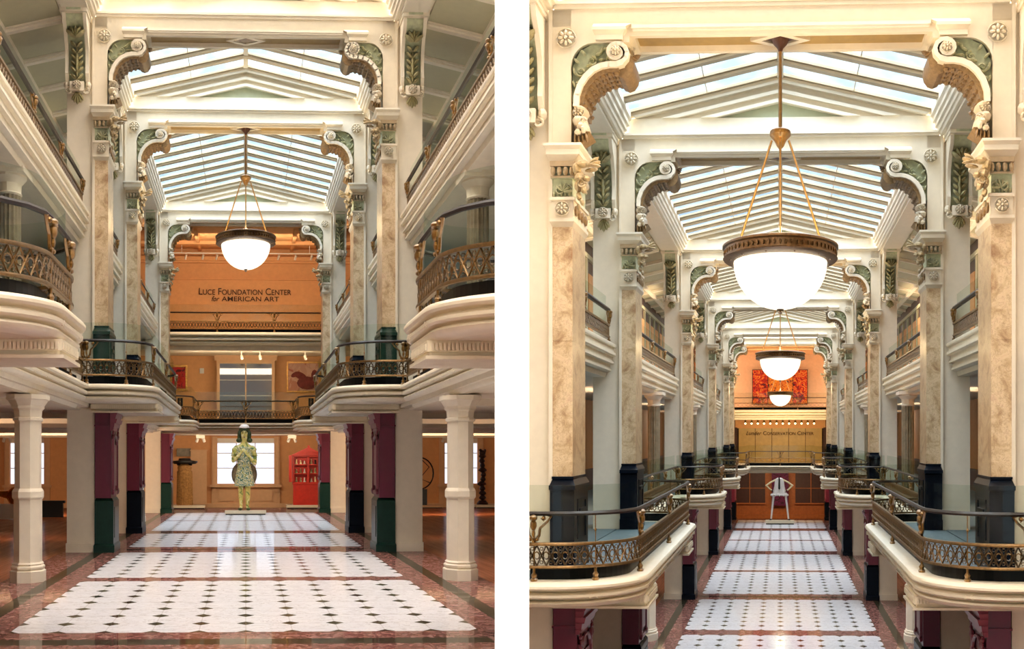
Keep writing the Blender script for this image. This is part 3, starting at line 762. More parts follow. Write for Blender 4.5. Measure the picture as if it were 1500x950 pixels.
def oct_column(H, y, side, word, h0=0.0, h1=3.42, mat='cream', fluted=False, x=-3.97):
    mir = side > 0; sd = 'right' if mir else 'left'
    if fluted:
        t = Thing(H, 'fluted_column', f'grey fluted column under the upper gallery, {word} on the {sd} of the {H.name}', 'column', (x, 0, h0), y, mir, f'fluted columns of the {H.name}')
        def sh(mb):
            n = 32; pr = []
            vs = []
            for z in (h0+.35, h1-.45):
                for j in range(n): a = 2*PI*j/n; r = .20 if j % 2 else .178; vs.append((x+r*math.cos(a), r*math.sin(a), z))
            mb.add(vs, [(j, (j+1) % n, n+(j+1) % n, n+j) for j in range(n)])
        t.part('shaft', 'fsh', sh, 'greycol', False)
        t.part('base', 'fba', lambda mb: (mb.box(x-.3, x+.3, -.3, .3, h0, h0+.12), mb.lathe(x, 0, [(.28, h0+.12), (.29, h0+.2), (.24, h0+.24), (.25, h0+.3), (.2, h0+.36)], 16)), 'greycol')
        t.part('capital', 'fca', lambda mb: (mb.lathe(x, 0, [(.2, h1-.46), (.22, h1-.43), (.2, h1-.4), (.21, h1-.25), (.3, h1-.14), (.3, h1-.1)], 16), mb.box(x-.33, x+.33, -.33, .33, h1-.1, h1)), 'cream')
        return
    t = Thing(H, 'octagonal_column', f'cream octagonal column under the gallery, {word} on the {sd} of the {H.name} floor', 'column', (x, 0, h0), y, mir, f'octagonal columns of the {H.name}')
    r8 = PI/8; q = 1/math.cos(PI/8)
    t.part('shaft', 'osh', lambda mb: mb.lathe(x, 0, [(.235*q, .3), (.235*q, 1.52), (.222*q, 1.70), (.222*q, 3.0)], 8, 0, r8), mat, False)
    t.part('base', 'oba', lambda mb: mb.lathe(x, 0, [(.30*q, 0), (.30*q, .2), (.27*q, .22), (.285*q, .25), (.285*q, .28), (.255*q, .31), (.265*q, .33), (.24*q, .36)], 8, 0, r8), mat, False)
    t.part('band', 'obd', lambda mb: mb.lathe(x, 0, [(.24*q, 1.5), (.255*q, 1.52), (.262*q, 1.54), (.262*q, 1.64), (.25*q, 1.67), (.23*q, 1.70)], 8, 0, r8), mat, False)
    t.part('capital', 'oca', lambda mb: mb.lathe(x, 0, [(.225*q, 2.92), (.25*q, 2.94), (.25*q, 2.98), (.225*q, 3.0), (.235*q, 3.12), (.27*q, 3.16), (.27*q, 3.2), (.33*q, 3.3), (.36*q, 3.32), (.36*q, 3.40)], 8, 0, r8), mat, False)

def pendant(H, p, word):
    y = .31
    t = Thing(H, 'pendant_lamp', f'brass pendant lamp with glowing alabaster bowl, {word}, {H.name}', 'pendant lamp', (0, y, 8.1), p, False, f'alabaster bowl lamps of the {H.name}')
    def bowl(mb):
        mb.lathe(0, y, [(.02, 8.17)]+[(.76*math.sin(a), 8.94-.77*math.cos(a)) for a in [PI/2*i/9 for i in range(1, 10)]]+[(.76, 8.99)], 28, cap=False)
    t.part('alabaster_bowl', 'bowl', bowl, 'lamp')
    def ring(mb):
        mb.lathe(0, y, [(.75, 8.93), (.90, 8.95), (.93, 8.98), (.905, 9.0), (.905, 9.13), (.94, 9.15), (.94, 9.18), (.9, 9.2), (.84, 9.2), (.84, 8.99), (.75, 8.97), (.75, 8.93)], 40, cap=False)
        for i in range(64):
            a = 2*PI*i/64; c = (.905*math.cos(a), y+.905*math.sin(a), 9.065); mb.ell(c, (.02, .02, .04), 5, 4)
        for i in range(12):
            a = 2*PI*(i+.5)/12; mb.ell((.83*math.cos(a), y+.83*math.sin(a), 8.945), (.025, .025, .02), 6, 4)
    t.part('ring', 'ring', ring, 'bronzedark')
    t.part('finial', 'finial', lambda mb: mb.lathe(0, y, [(.01, 8.10), (.04, 8.12), (.03, 8.15), (.075, 8.18), (.075, 8.2), (.02, 8.22)], 10), 'bronze')
    t.part('hub', 'hub', lambda mb: mb.lathe(0, y, [(.02, 10.78), (.06, 10.83), (.09, 10.9), (.12, 10.95), (.17, 11.0), (.17, 11.06), (.14, 11.09), (.04, 11.12)], 16), 'brass')
    for i in range(4):
        a = -PI/2+2*PI*i/4
        c, s_ = math.cos(a), math.sin(a)
        t.part('rod', f'rod{i}', lambda mb: mb.tube([(.14*c, y+.14*s_, 10.92), (.7*c, y+.7*s_, 9.15)], .02, 6), 'brass')
    t.part('stem', 'stem', lambda mb: mb.tube([(0, y, 11.05), (0, y, 12.5)], .03, 8), 'brass')
    t.part('canopy', 'canopy', lambda mb: mb.lathe(0, y, [(.03, 12.36), (.05, 12.42), (.12, 12.5), (.14, 12.56)], 12), 'brown')
    l = bpy.data.lights.new('pendant_light', 'POINT'); l.energy = 300; l.color = (1, .72, .38); l.shadow_soft_size = .3
    o = bpy.data.objects.new('pendant_light', l); COL.objects.link(o); o.parent = t.o; o.location = (0, 0, 1.15)
    return t

def gallery_slabs(H, ys, y1, x2, x3):
    for sg in (-1, 1):
        def f2(mb):
            x0, x1 = sorted((sg*3.98, sg*x2)); mb.box(x0, x1, ys, y1, 3.44, 3.94)
            x0, x1 = sorted((sg*3.76, sg*3.98)); mb.box(x0, x1, ys, y1, 3.50, 3.94)
        struct(H, 'ceiling', f2, 'cream')
        def f2d(mb):
            x0, x1 = sorted((sg*3.76, sg*x2)); mb.box(x0, x1, ys, y1, 3.94, 3.965)
        struct(H, 'floor', f2d, 'deck')
        def f3(mb):
            x0, x1 = sorted((sg*4.1, sg*x2)); mb.box(x0, x1, ys, y1, 7.5, 8.2)
        struct(H, 'ceiling', f3, 'cream')
        def c3(mb):
            a, b = 4.40, x3+.3
            za, zb = 12.87, 12.87-.235*(b-a)
            mb.prism([(sg*a, za), (sg*b, zb), (sg*b, zb+.1), (sg*a, za+.1)], 'y', ys, y1)
            y = ys+.3
            while y < y1:
                mb.prism([(sg*a, za-.10), (sg*b, zb-.10), (sg*b, zb), (sg*a, za)], 'y', y-.07, y+.07, 1); mb.prism([(sg*a, za-.05), (sg*b, zb-.05), (sg*b, zb), (sg*a, za)], 'y', y-.12, y+.12, 1)
                y += 1.65
            zz = 12.87-.235*(5.79-4.28); mb.prism([(sg*5.72, zz-.09), (sg*5.86, zz-.11), (sg*5.86, zz+.02), (sg*5.72, zz+.04)], 'y', ys, y1, 1)
        struct(H, 'ceiling', c3, ['rib', 'white'])
        sd = 'right' if sg > 0 else 'left'
        def w3(mb):
            x0, x1 = sorted((sg*x3, sg*(x3+.15))); mb.box(x0, x1, ys, y1, 8.2, 12.6, 0)
            y = ys
            while y < y1:
                x0, x1 = sorted((sg*x3, sg*(x3-.08))); mb.box(x0, x1, y-.1, y+.1, 8.2, 11.9, 1)
                mb.box(x0, x1, y+.25, y+1.1, 9.0, 11.4, 2); y += 1.37
            x0, x1 = sorted((sg*x3, sg*(x3-.1))); mb.box(x0, x1, ys, y1, 11.85, 12.0, 1)
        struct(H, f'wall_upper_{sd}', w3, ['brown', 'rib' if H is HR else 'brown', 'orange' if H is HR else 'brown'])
        def w2(mb):
            x0, x1 = sorted((sg*x2, sg*(x2+.15))); mb.box(x0, x1, ys, y1, 3.94, 7.5, 0)
            y = ys+1
            while y < y1:
                x0, x1 = sorted((sg*x2, sg*(x2-.06))); mb.box(x0, x1, y-.12, y+.12, 3.94, 7.5, 1); y += 2.7
            x0, x1 = sorted((sg*x2, sg*(x2-.05))); mb.box(x0, x1, ys, y1, 3.94, 4.8, 2)
        struct(H, f'wall_middle_level_{sd}', w2, ['orange', 'tan', 'brown'])

def marble_floor(H, panels, y0, y1, xo):
    def fn(mb):
        uv = []
        def quad(xa, xb, ya, yb, mi, z=0.0, u=None):
            mb.add([(xa, ya, z), (xb, ya, z), (xb, yb, z), (xa, yb, z)], [(0, 1, 2, 3)], mi)
            if u: uv.extend([(xa/.6, (ya-u[0])/u[1]), (xb/.6, (ya-u[0])/u[1]), (xb/.6, (yb-u[0])/u[1]), (xa/.6, (yb-u[0])/u[1])])
            else: uv.extend([(xa, ya), (xb, ya), (xb, yb), (xa, yb)])
        for a, b in panels: n = round((b-a)/.6); quad(-3, 3, a, b, 0, 0, (a, (b-a)/n))
        prev = y0
        for a, b in sorted(panels):
            if a-prev > 4:
                quad(-3.42, 3.42, prev, a-.74, 1); quad(-3.42, 3.42, a-.74, a-.42, 2); quad(-3.42, 3.42, a-.42, a, 1)
            elif a > prev:
                if a-prev > .8:
                    m = (a+prev)/2; e = .12; quad(-3, 3, prev, m-e, 1); quad(-3, 3, m-e, m+e, 2); quad(-3, 3, m+e, a, 1)
                else: quad(-3, 3, prev, a, 1)
            prev = b
        quad(-3, 3, prev, y1, 1)
        for sg in (-1, 1):
            for xa, xb, mi in ((3.0, 3.42, 1), (3.42, 3.66, 2), (3.66, 4.42, 1)):
                x0, x1 = sorted((sg*xa, sg*xb)); quad(x0, x1, y0, y1, mi)
            x0, x1 = sorted((sg*4.42, sg*xo)); quad(x0, x1, y0, y1, 3)
        # underside
        quad(-xo, xo, y0, y1, 1, -.2)
        mb.uv = uv
    o = struct(H, 'floor', fn, ['floorwhite', 'floorred', 'floordark', 'wood'])
    return o

def text_part(H, body, size, org, mat, name, parent_thing=None, caps=True, align='CENTER', shear=0, caps_scale=.78):
    c = bpy.data.curves.new(name, 'FONT'); c.body = body; c.size = size; c.align_x = align; c.extrude = .01; c.offset = .003; c.shear = shear; c.small_caps_scale = caps_scale
    for i in range(len(body)): c.body_format[i].use_small_caps = caps
    tmp = bpy.data.objects.new('tmp', c); COL.objects.link(tmp)
    bpy.context.view_layer.update()
    me = bpy.data.meshes.new_from_object(tmp.evaluated_get(bpy.context.evaluated_depsgraph_get())); bpy.data.objects.remove(tmp)
    me.transform(Matrix.Rotation(PI/2, 4, 'X')); me.materials.clear(); me.materials.append(M[mat]); me.name = name
    return me

# ------------------------------------------------------------------ white gap between the two views, built as a partition wall
def partition():
    mb = MB(); mb.box(-.125, .125, 20, 262, -2, 24)
    me = make_mesh(mb, 'wall_middle', 'wallwhite', (0, 0, 0), 1, False)
    o = bpy.data.objects.new('wall_middle', me); COL.objects.link(o); o['kind'] = 'structure'
partition()

ORD = {3: ['nearest', 'middle', 'farthest'], 6: ['nearest', 'second nearest', 'third nearest', 'fourth nearest', 'second farthest', 'farthest'], 1: ['only'], 2: ['nearer', 'farther']}
# ================================================================== LEFT-HAND HALL
H = HL
PL = [20.9, 26.5, 37.1]
marble_floor(H, [(11.04, 15.84), (16.3, 20.9), (22.2, 26.4), (27.45, 32.1), (32.3, 37.3)], 5.0, 41.5, 13.4)
gallery_slabs(H, 9.0, 41.5, 7.5, 6.3)
piers(H, PL)
for i, p in enumerate(PL):
    frame_beam(H, p); w_ = ORD[3][i]; wall_rosettes(H, p, w_)
    for sd in (-1, 1):
        marble_pillar_thing(H, p, sd, w_, ['darkgreen', 'navy', 'darkgreen'][i]); painted_pillar(H, p, sd, w_, ['darkgreen', 'navy', 'darkgreen'][i])
        scroll_bracket(H, p, sd, w_); console(H, p, sd, w_)
for a, b in ((15.0, 20.9), (21.52, 26.5), (27.12, 37.1), (37.72, 38.6)): side_cornice(H, a, b)
skylight(H, 21.56, 26.5, 'nearer gabled glass skylight with few panes, above the left-hand hall')
skylight(H, 27.16, 37.1, 'long farther gabled skylight above the left-hand hall lamp')
for sd in (-1, 1):
    s_ = 'right' if sd > 0 else 'left'
    balcony(H, 9.0, 11.85, sd, 'nearest', PB=(10.0,)); balcony(H, 19.85, 28.3, sd, 'farther', PB=(20.9, 26.5))
    edge2(H, 11.85, 19.85, sd, 'nearer stretch'); edge2(H, 28.3, 36.15, sd, 'farther stretch')
    edge3(H, 9.0, 20.9, sd, 'nearest stretch'); edge3(H, 21.77, 26.5, sd, 'middle stretch'); edge3(H, 27.37, 37.1, sd, 'farthest stretch', False)
    oct_column(H, 15.9, sd, 'nearer'); oct_column(H, 31.8, sd, 'farther')
    oct_column(H, 31.8, sd, 'single', 3.965, 7.5, fluted=True, x=-4.3); oct_column(H, 15.9, sd, 'nearer', 3.965, 7.5, fluted=True, x=-4.3)
pendant(H, 26.5, 'above the standing figure')

def end_balcony(H, y0, y1, xi, label, rlabel, near):
    L = [(-XO, y0)]+corner_pts(-(xi+.9), y0+.8, .9, .8, -PI/2, 0)+[(-xi, y1)]
    path = L+[(-x, y) for x, y in reversed(L)]
    t = Thing(H, 'balcony', label, 'balcony', (0, y1, 3.5))
    t.part('moulded_ledge', None, lambda mb: fascia(mb, path), 'stone')
    def deck(mb):
        for sg in (-1, 1):
            pp = [(sg*-x, y+.1 if i < 4 else y) for i, (x, y) in enumerate(L)]+[(sg*XO, y1)]
            mb.prism([(x-sg*.1 if abs(x) < 3.6 else x, y) for x, y in [(sg*-a, b) for a, b in [(q[0]*sg*-1*sg, q[1]) for q in L]]] and [(sg*(abs(x)+.1) if abs(x) < 3.6 else x, y+.04) for x, y in [(sg*abs(a), b) for a, b in L]]+[(sg*XO, y1+.04)], 'z', 3.52, 3.96)
    t.part('deck', None, deck, 'cream', False)
    cc = 2.0+(y1-y0-.8)*(1/1)
    railing(H, rlabel, path, 3.97, cell=.14 if near else .3, posts=[(.1, True), (1.0, False), (2.0, True), (cc, True), (-cc, True), (-2.0, True), (-1.0, False), (-.1, True)], fine=near)
end_balcony(H, 36.15, 39.3, 2.24, 'cream far-end balcony ledge above the standing figure, left-hand hall', 'brass railing across the far-end second-level balcony, left-hand hall', True)
def f(mb): mb.box(-13.4, 13.4, 39.35, 41.5, 3.46, 3.95)
struct(H, 'ceiling', f, 'cream')
def f(mb):
    fascia(mb, [(-4.3, 39.3), (4.3, 39.3)], 8.1-3.97, 1.55); mb.box(-7.5, 7.5, 39.4, 41.5, 7.3, 8.06)
struct(H, 'trim', f, 'stone', True)
railing(H, 'straight brass railing below the wall sign on the upper far-end gallery, left-hand hall', [(-3.9, 39.3), (3.9, 39.3)], 8.1, cell=.14, post=2.6, orn='all', rail_h=.9)
def f(mb):
    mb.box(-7, 7, 37.72, 41.6, 12.45, 12.6)
    for x in (-4.4, -2.2, 0, 2.2, 4.4): mb.box(x-.08, x+.08, 37.8, 41.5, 12.33, 12.45)
    mb.box(-7, 7, 40.0, 40.2, 12.3, 12.45)
struct(H, 'ceiling', f, 'orange')
def f(mb):                                              # back wall with window openings
    y0, y1 = 41.5, 41.7
    mb.box(-13.4, 13.4, y0, y1, 3.45, 13.0)
    xs = [-13.4, -11.2, -9.6, -1.36, 1.36, 9.6, 11.2, 13.4]
    for i in range(7):
        if i % 2 == 0: mb.box(xs[i], xs[i+1], y0, y1, 0, 3.45)
        else: mb.box(xs[i], xs[i+1], y0, y1, 0, 1.15); mb.box(xs[i], xs[i+1], y0, y1, 3.34, 3.45)
    mb.box(-7, 7, 41.38, 41.5, 11.75, 11.85); mb.box(-7, 7, 41.3, 41.5, 11.85, 12.05); mb.box(-7, 7, 41.42, 41.5, 10.95, 11.0)
struct(H, 'wall_back_left_hall', f, 'orange')
for j, (xc, hw) in enumerate(((-10.4, .8), (0, 1.36), (10.4, .8))):
    def f(mb):
        a, b = xc-hw, xc+hw; y = 41.44
        mb.box(a, b, 41.6, 41.64, 1.15, 3.34, 1)
        for k in range(1, 3 if hw < 1 else 3): mb.box(a+(b-a)*k/3-.02, a+(b-a)*k/3+.02, 41.54, 41.6, 1.15, 3.34, 0)
        for z in (1.9, 2.62): mb.box(a, b, 41.54, 41.6, z-.02, z+.02, 2)
        for x0, x1 in ((a-.28, a), (b, b+.28)): mb.box(x0, x1, y, 41.5, .7, 3.42, 0); mb.box(x0+.06, x1-.06, y-.03, y, .75, 3.4, 0)
        mb.box(a-.35, b+.35, y-.1, 41.5, .98, 1.1, 0); mb.box(a-.28, b+.28, y, 41.5, .2, .98, 0)
        for q in range(3 if hw > 1 else 1):
            w3 = (b-a)/(3 if hw > 1 else 1); mb.box(a+w3*q+.08, a+w3*(q+1)-.08, y-.03, y, .32, .86, 0)
        mb.box(a-.4, b+.4, y-.05, 41.5, 0, .18, 0)
        mb.box(a, b, 41.5, 41.56, 3.1, 3.34, 2)
    struct(H, 'window', f, ['tan', 'winlight', 'spotwhite'])
for sg in (-1, 1):
    def f(mb): x0, x1 = sorted((sg*13.4, sg*13.6)); mb.box(x0, x1, 9, 41.7, 0, 3.5)
    struct(H, 'wall_'+('right' if sg > 0 else 'left'), f, 'orange')
    def f(mb): x0, x1 = sorted((sg*7.5, sg*13.4)); mb.box(x0, x1, 9, 39.4, 3.42, 3.6)
    struct(H, 'ceiling', f, 'cream')
    def f(mb): x0, x1 = sorted((sg*4.3, sg*13.4)); mb.box(x0, x1, 9, 41.5, 3.38, 3.45) if False else [mb.box(x0, x1, y, y+.25, 3.3, 3.44) for y in (12, 14.5, 17, 22, 25, 28, 33, 36, 39)]
    struct(H, 'ceiling', f, 'cream')
def f(mb): mb.box(-13.4, 13.4, 41.42, 41.5, 0, .2)
struct(H, 'baseboard_back', f, 'tan')

def near_shade_roof(H, y0, y1):                        # unseen roof with open slats, added to cut sky light on the near end
    def fn(mb):
        for sg in (-1, 1): x0, x1 = sorted((sg*3.42, sg*8)); mb.box(x0, x1, y0, y1, 13.5, 13.7)
        n = round((y1-y0)/.8)
        for i in range(n): c = y0+(y1-y0)*(i+.5)/n; mb.box(-3.42, 3.42, c-.23, c+.23, 13.9, 14.1)
        mb.box(-.2, .2, y0, y1, 14.0, 14.3)
    struct(H, 'ceiling', fn, 'white')
    def sw(mb): mb.box(H.sign*8, H.sign*8.2, y0, y1, 0, 13.6)  # unseen side wall, added to shut sky light out of the near end
    struct(H, 'wall_near_'+('right' if H.sign > 0 else 'left'), sw, 'cream')
near_shade_roof(H, 1.0, 20.85)

# wall sign
sg_t = Thing(H, 'wall_sign', 'dark serif lettering reading Luce Foundation Center on the orange end wall', 'sign', (0, 41.5, 9.9), k=H.k)
def add_text(t, body, size, x, z, mat, caps, shear=0, width=None, y=-.03, cs=.78, nm='lettering', dup=True):
    me = text_part(t.H, body, size, None, mat, nm, caps=caps, shear=shear, caps_scale=cs)
    xs = [v.co.x for v in me.vertices]; w0 = max(xs)-min(xs); mid = (max(xs)+min(xs))/2
    f_ = width/w0 if width else 1
    for v in me.vertices: v.co = ((v.co.x-mid)*f_, v.co.y, v.co.z)
    o = bpy.data.objects.new(nm, me); COL.objects.link(o); o.parent = t.o; o.location = (x, y*t.k, z); ALL.append((o, t.H)); return o
add_text(sg_t, 'Luce Foundation Center', .46, -.03, .34, 'lettering', True, 0, 4.42)
add_text(sg_t, 'for', .34, -1.45, .03, 'lettering', False, .35, .38)
add_text(sg_t, 'AMERICAN ART', .32, .22, .03, 'lettering', False, 0, 2.75)
sg_t.o['label'] = 'dark brown lettering Luce Foundation Center for American Art on the orange end wall'

# track lights
tr = Thing(H, 'track_light', 'long white track with small spotlights above the orange end wall lettering', 'track light', (0, 40.6, 12.0))
tr.part('rail', None, lambda mb: (mb.box(-3.6, 3.6, 40.58, 40.62, 12.0, 12.04), [mb.box(x-.01, x+.01, 40.59, 40.61, 12.04, 12.45) for x in (-3, 0, 3)]), 'spotwhite', False)
for x in (-2.8, -2.0, -1.35, 1.55, 2.35, 3.1):
    def f(mb): mb.tube([(x, 40.6, 12.0), (x, 40.6, 11.93)], .012, 5); mb.tube([(x+.02, 40.57, 11.95), (x-.04, 40.66, 11.74)], .055, 8)
    tr.part('spot_head', None, f, 'spotwhite')
for j, (x, w_) in enumerate(((-.2, 'left'), (.65, 'middle'), (2.75, 'right'))):
    t = Thing(H, 'ceiling_spotlight', f'small white ceiling spotlight above the second-level end room, {w_} of three, left-hand hall', 'spotlight', (x, 40.0, 7.0), k=1, group='end room spotlights')
    t.part('lamp_head', None, lambda mb: mb.tube([(x, 40.0, 7.12), (x+.03, 39.85, 6.98)], .07, 8), 'spotwhite')
    t.part('mount', None, lambda mb: mb.tube([(x, 40.0, 7.32), (x, 40.0, 7.1)], .025, 6), 'spotwhite')

# second-level end room
def frame_pic(H, x0, x1, z0, z1, y, label, mat, fw=.08, fmat='goldframe'):
    t = Thing(H, 'painting', label, 'painting', ((x0+x1)/2, y, z0), k=1)
    t.part('canvas', None, lambda mb: mb.box(x0+fw*.8, x1-fw*.8, y-.05, y-.02, z0+fw*.8, z1-fw*.8), mat, False)
    def f(mb):
        for a, b, c, d in ((x0, x1, z0, z0+fw), (x0, x1, z1-fw, z1), (x0, x0+fw, z0+fw, z1-fw), (x1-fw, x1, z0+fw, z1-fw)): mb.box(a, b, y-.09, y-.01, c, d)
    t.part('frame', None, f, fmat, False); return t
def atY(x): return x
class _: pass
def ypic(H, yt): return yt      # plan depth is stretched by the hall; pictures keep k=1 around their own wall point
pt = frame_pic(H, 1.96, 3.6, 5.55, 7.03, 41.48, 'large gold-framed rust and rose painting of a rearing horse, right end wall', 'horsepaint')
def horse(mb):
    y = 41.42
    mb.ell((2.95, y, 6.0), (.5, .012, .32), 14, 6); mb.ell((2.62, y, 6.35), (.34, .012, .17), 12, 6, 0, Matrix.Rotation(.45, 3, 'Y')); mb.ell((2.35, y, 6.4), (.2, .012, .11), 10, 5, 0, Matrix.Rotation(-.5, 3, 'Y'))
    mb.ell((3.3, y, 6.35), (.16, .012, .3), 10, 5)
pt.part('painted_horse', None, horse, 'rustpaint')
pf = frame_pic(H, -3.62, -2.78, 5.62, 6.85, 41.48, 'gold-framed painting of crimson flowers, left end wall of the second level', 'redpaint', .1)
def flowers(mb):
    for x, z, r in ((-3.2, 6.4, .13), (-3.38, 6.2, .12), (-3.05, 6.15, .13), (-3.25, 6.0, .1)):
        for a in range(6): mb.ell((x+.6*r*math.cos(a*PI/3), 41.42, z+.6*r*math.sin(a*PI/3)), (r*.5, .02, r*.5), 6, 4)
pf.part('painted_flowers', None, flowers, 'red')
dc = Thing(H, 'display_cabinet', 'tall glass-fronted display cabinet reflecting the lamp, second-level end room', 'cabinet', (0, 41.3, 3.96), k=1)
def f(mb):
    for a, b, c, d in ((-1.38, -1.24, 3.96, 6.95), (1.24, 1.38, 3.96, 6.95), (-1.38, 1.38, 6.9, 7.05), (-1.38, 1.38, 3.96, 4.1)): mb.box(a, b, 41.1, 41.48, c, d)
    mb.box(-.03, .03, 41.1, 41.16, 4.1, 6.9); mb.box(-1.5, 1.5, 41.2, 41.48, 7.05, 7.3)
dc.part('frame', None, f, 'tan', False)
dc.part('glass_door', None, lambda mb: (mb.box(-1.24, -.03, 41.13, 41.15, 4.1, 6.9), mb.box(.03, 1.24, 41.13, 41.15, 4.1, 6.9)), 'cabglass', False)
dc.part('shelf', None, lambda mb: [mb.box(-1.24, 1.24, 41.105, 41.13, z, z+.03) for z in (5.35, 6.1)], 'spotwhite', False)
for x, w_ in ((-3.07, 'left'), (3.07, 'right')):
    t = Thing(H, 'loudspeaker', f'small black loudspeaker on the {w_} end of the second-level end balcony', 'loudspeaker', (x, 40.6, 3.96), k=1, group='end balcony loudspeakers')
    t.part('cabinet', None, lambda mb: mb.box(x-.12, x+.12, 40.5, 40.75, 4.75, 5.2), 'black', False)
    t.part('cone', None, lambda mb: mb.ell((x, 40.5, 4.95), (.08, .03, .08), 10, 5), 'darkwood')
    t.part('stand', None, lambda mb: (mb.tube([(x, 40.6, 3.96), (x, 40.6, 4.76)], .02, 6), mb.lathe(x, 40.6, [(.15, 3.965), (.15, 3.99), (.03, 4.0)], 10)), 'black')
solo(H, 'wall_thermostat', 'small white square panel on the orange wall beside the crimson flower painting', 'thermostat', (-2.1, 41.48, 6.5), lambda mb: (mb.box(-2.2, -2.0, 41.43, 41.49, 6.45, 6.7), mb.box(-2.16, -2.04, 41.41, 41.43, 6.52, 6.64)), 'spotwhite', smooth=False, k=1)

# ---- ground-floor exhibits of the left-hand hall
def plinth(H, x0, x1, y0, y1, z, label, mat='plinth'):
    t = Thing(H, 'display_plinth', label, 'plinth', ((x0+x1)/2, y0, 0))
    t.part('top', None, lambda mb: mb.box(x0, x1, y0, y1, z*.3, z), mat, False)
    t.part('recessed_base', None, lambda mb: mb.box(x0+.03, x1-.03, y0+.02, y1-.02, 0.003, z*.3), 'black', False)
def skin_mesh(name, verts, edges, radii, root, sub=2):
    me = bpy.data.meshes.new(name); me.from_pydata(verts, edges, []); o = bpy.data.objects.new('tmp', me); COL.objects.link(o)
    o.modifiers.new('s', 'SKIN'); 
    for i, r in enumerate(radii):
        sv = me.skin_vertices[0].data[i]; sv.radius = r if isinstance(r, tuple) else (r, r); sv.use_root = (i == root)
    m = o.modifiers.new('d', 'SUBSURF'); m.levels = sub; m.render_levels = sub
    bpy.context.view_layer.update()
    out = bpy.data.meshes.new_from_object(o.evaluated_get(bpy.context.evaluated_depsgraph_get())); bpy.data.objects.remove(o)
    out.name = name; out.polygons.foreach_set('use_smooth', [True]*len(out.polygons)); return out
YS = 35.9
plinth(H, -.86, .84, YS-.28, YS+.28, .17, 'low cream plinth under the green carved woman')
st = Thing(H, 'statue', 'tall green and yellow painted statue of a woman, hands clasped at her chest', 'statue', (-.06, YS, .17), k=1)
def statue_body():
    V = [(0, 0, 1.62), (0, 0, 1.95), (0, -.02, 2.35), (0, 0, 2.62), (0, 0, 2.80), (0, -.02, 2.98), (0, -.03, 3.2), (0, -.02, 3.42),   # 0-7 spine, neck, head
         (-.30, 0, 2.60), (-.43, -.02, 2.33), (-.47, -.06, 2.02), (-.28, -.26, 2.24), (-.10, -.33, 2.43),                               # 8-12 left arm
         (.30, 0, 2.60), (.44, -.02, 2.3), (.44, -.08, 1.9), (.28, -.26, 2.16), (.04, -.33, 2.42),                                       # 13-17
         (-.13, 0, 1.45), (-.15, .0, .95), (-.14, .03, .5), (-.13, .03, .13), (-.17, -.16, .06),
         (.13, 0, 1.45), (.15, .0, .95), (.14, .03, .5), (.13, .03, .13), (.17, -.16, .06)]
    E = [(0, 1), (1, 2), (2, 3), (3, 4), (4, 5), (5, 6), (6, 7), (3, 8), (8, 9), (9, 10), (10, 11), (11, 12), (3, 13), (13, 14), (14, 15), (15, 16), (16, 17),
         (0, 18), (18, 19), (19, 20), (20, 21), (21, 22), (0, 23), (23, 24), (24, 25), (25, 26), (26, 27)]
    R = [.22, (.17, .18), (.19, .2), (.17, .2), .10, (.13, .15), (.17, .17), .12, .13, .10, .085, .07, .055, .13, .10, .085, .07, .055,
         .17, .12, .10, .06, .07, .17, .12, .10, .06, .07]
    for sgn, hand in ((-1, 12), (1, 17)):            # fingers
        hx, hy, hz = V[hand]
        for k_ in range(5):
            b = len(V); a = .5+.28*k_ if k_ < 4 else 2.4
            L = (.13, .15, .14, .11, .10)[k_]
            dx, dz = -sgn*math.cos(a)*.75, math.sin(a)
            V.append((hx+dx*.06, hy-.02, hz+dz*.06)); V.append((hx+dx*(.06+L*.5), hy-.02, hz+dz*(.06+L*.5))); V.append((hx+dx*(.06+L), hy+.02, hz+dz*(.06+L*.85)))
            E += [(hand, b), (b, b+1), (b+1, b+2)]; R += [.024, .02, .016]
    return skin_mesh('body', V, E, R, 0)
bm_ = statue_body(); bm_.materials.append(M['statueskin'])
ob = bpy.data.objects.new('body', bm_); COL.objects.link(ob); ob.parent = st.o; ALL.append((ob, H))
X0, Z0 = -.06, .17
def dress(mb):
    n = 36; vs = []; prof = [(.20, 2.78-.12), (.33, 2.6), (.36, 2.4), (.32, 2.1), (.27, 1.9), (.29, 1.8), (.34, 1.6), (.37, 1.3), (.40, 1.02)]
    for i, (r, z) in enumerate(prof):
        for j in range(n):
            a = 2*PI*j/n; ry_ = .95 if i < 5 else .75; pl = 1+(.05*math.cos(a*12) if i > 6 else (.02*math.cos(a*12) if i == 6 else 0)); ry = ry_
            vs.append((X0+r*pl*math.cos(a), YS+r*pl*ry*math.sin(a), Z0+z))
    mb.add(vs, [(i*n+j, i*n+(j+1) % n, (i+1)*n+(j+1) % n, (i+1)*n+j) for i in range(len(prof)-1) for j in range(n)])
st.part('dress', None, dress, 'dress')
for s1 in (-1, 1): st.part('sleeve', None, lambda mb: mb.tube([(X0+s1*.27, YS, Z0+2.62), (X0+s1*.38, YS-.01, Z0+2.5), (X0+s1*.44, YS-.02, Z0+2.26)], [.14, .15, .13], 12), 'statue')
def hair(mb):
    mb.ell((X0, YS+.05, Z0+3.36), (.23, .2, .22), 16, 9); mb.ell((X0-.2, YS+.04, Z0+3.12), (.09, .14, .24), 10, 7); mb.ell((X0+.2, YS+.04, Z0+3.12), (.09, .14, .24), 10, 7)
    mb.ell((X0-.22, YS-.03, Z0+2.92), (.12, .12, .10), 10, 6); mb.ell((X0+.22, YS-.03, Z0+2.92), (.12, .12, .10), 10, 6); mb.ell((X0, YS+.13, Z0+3.1), (.22, .12, .3), 12, 7)
st.part('hair', None, hair, 'statuehair')
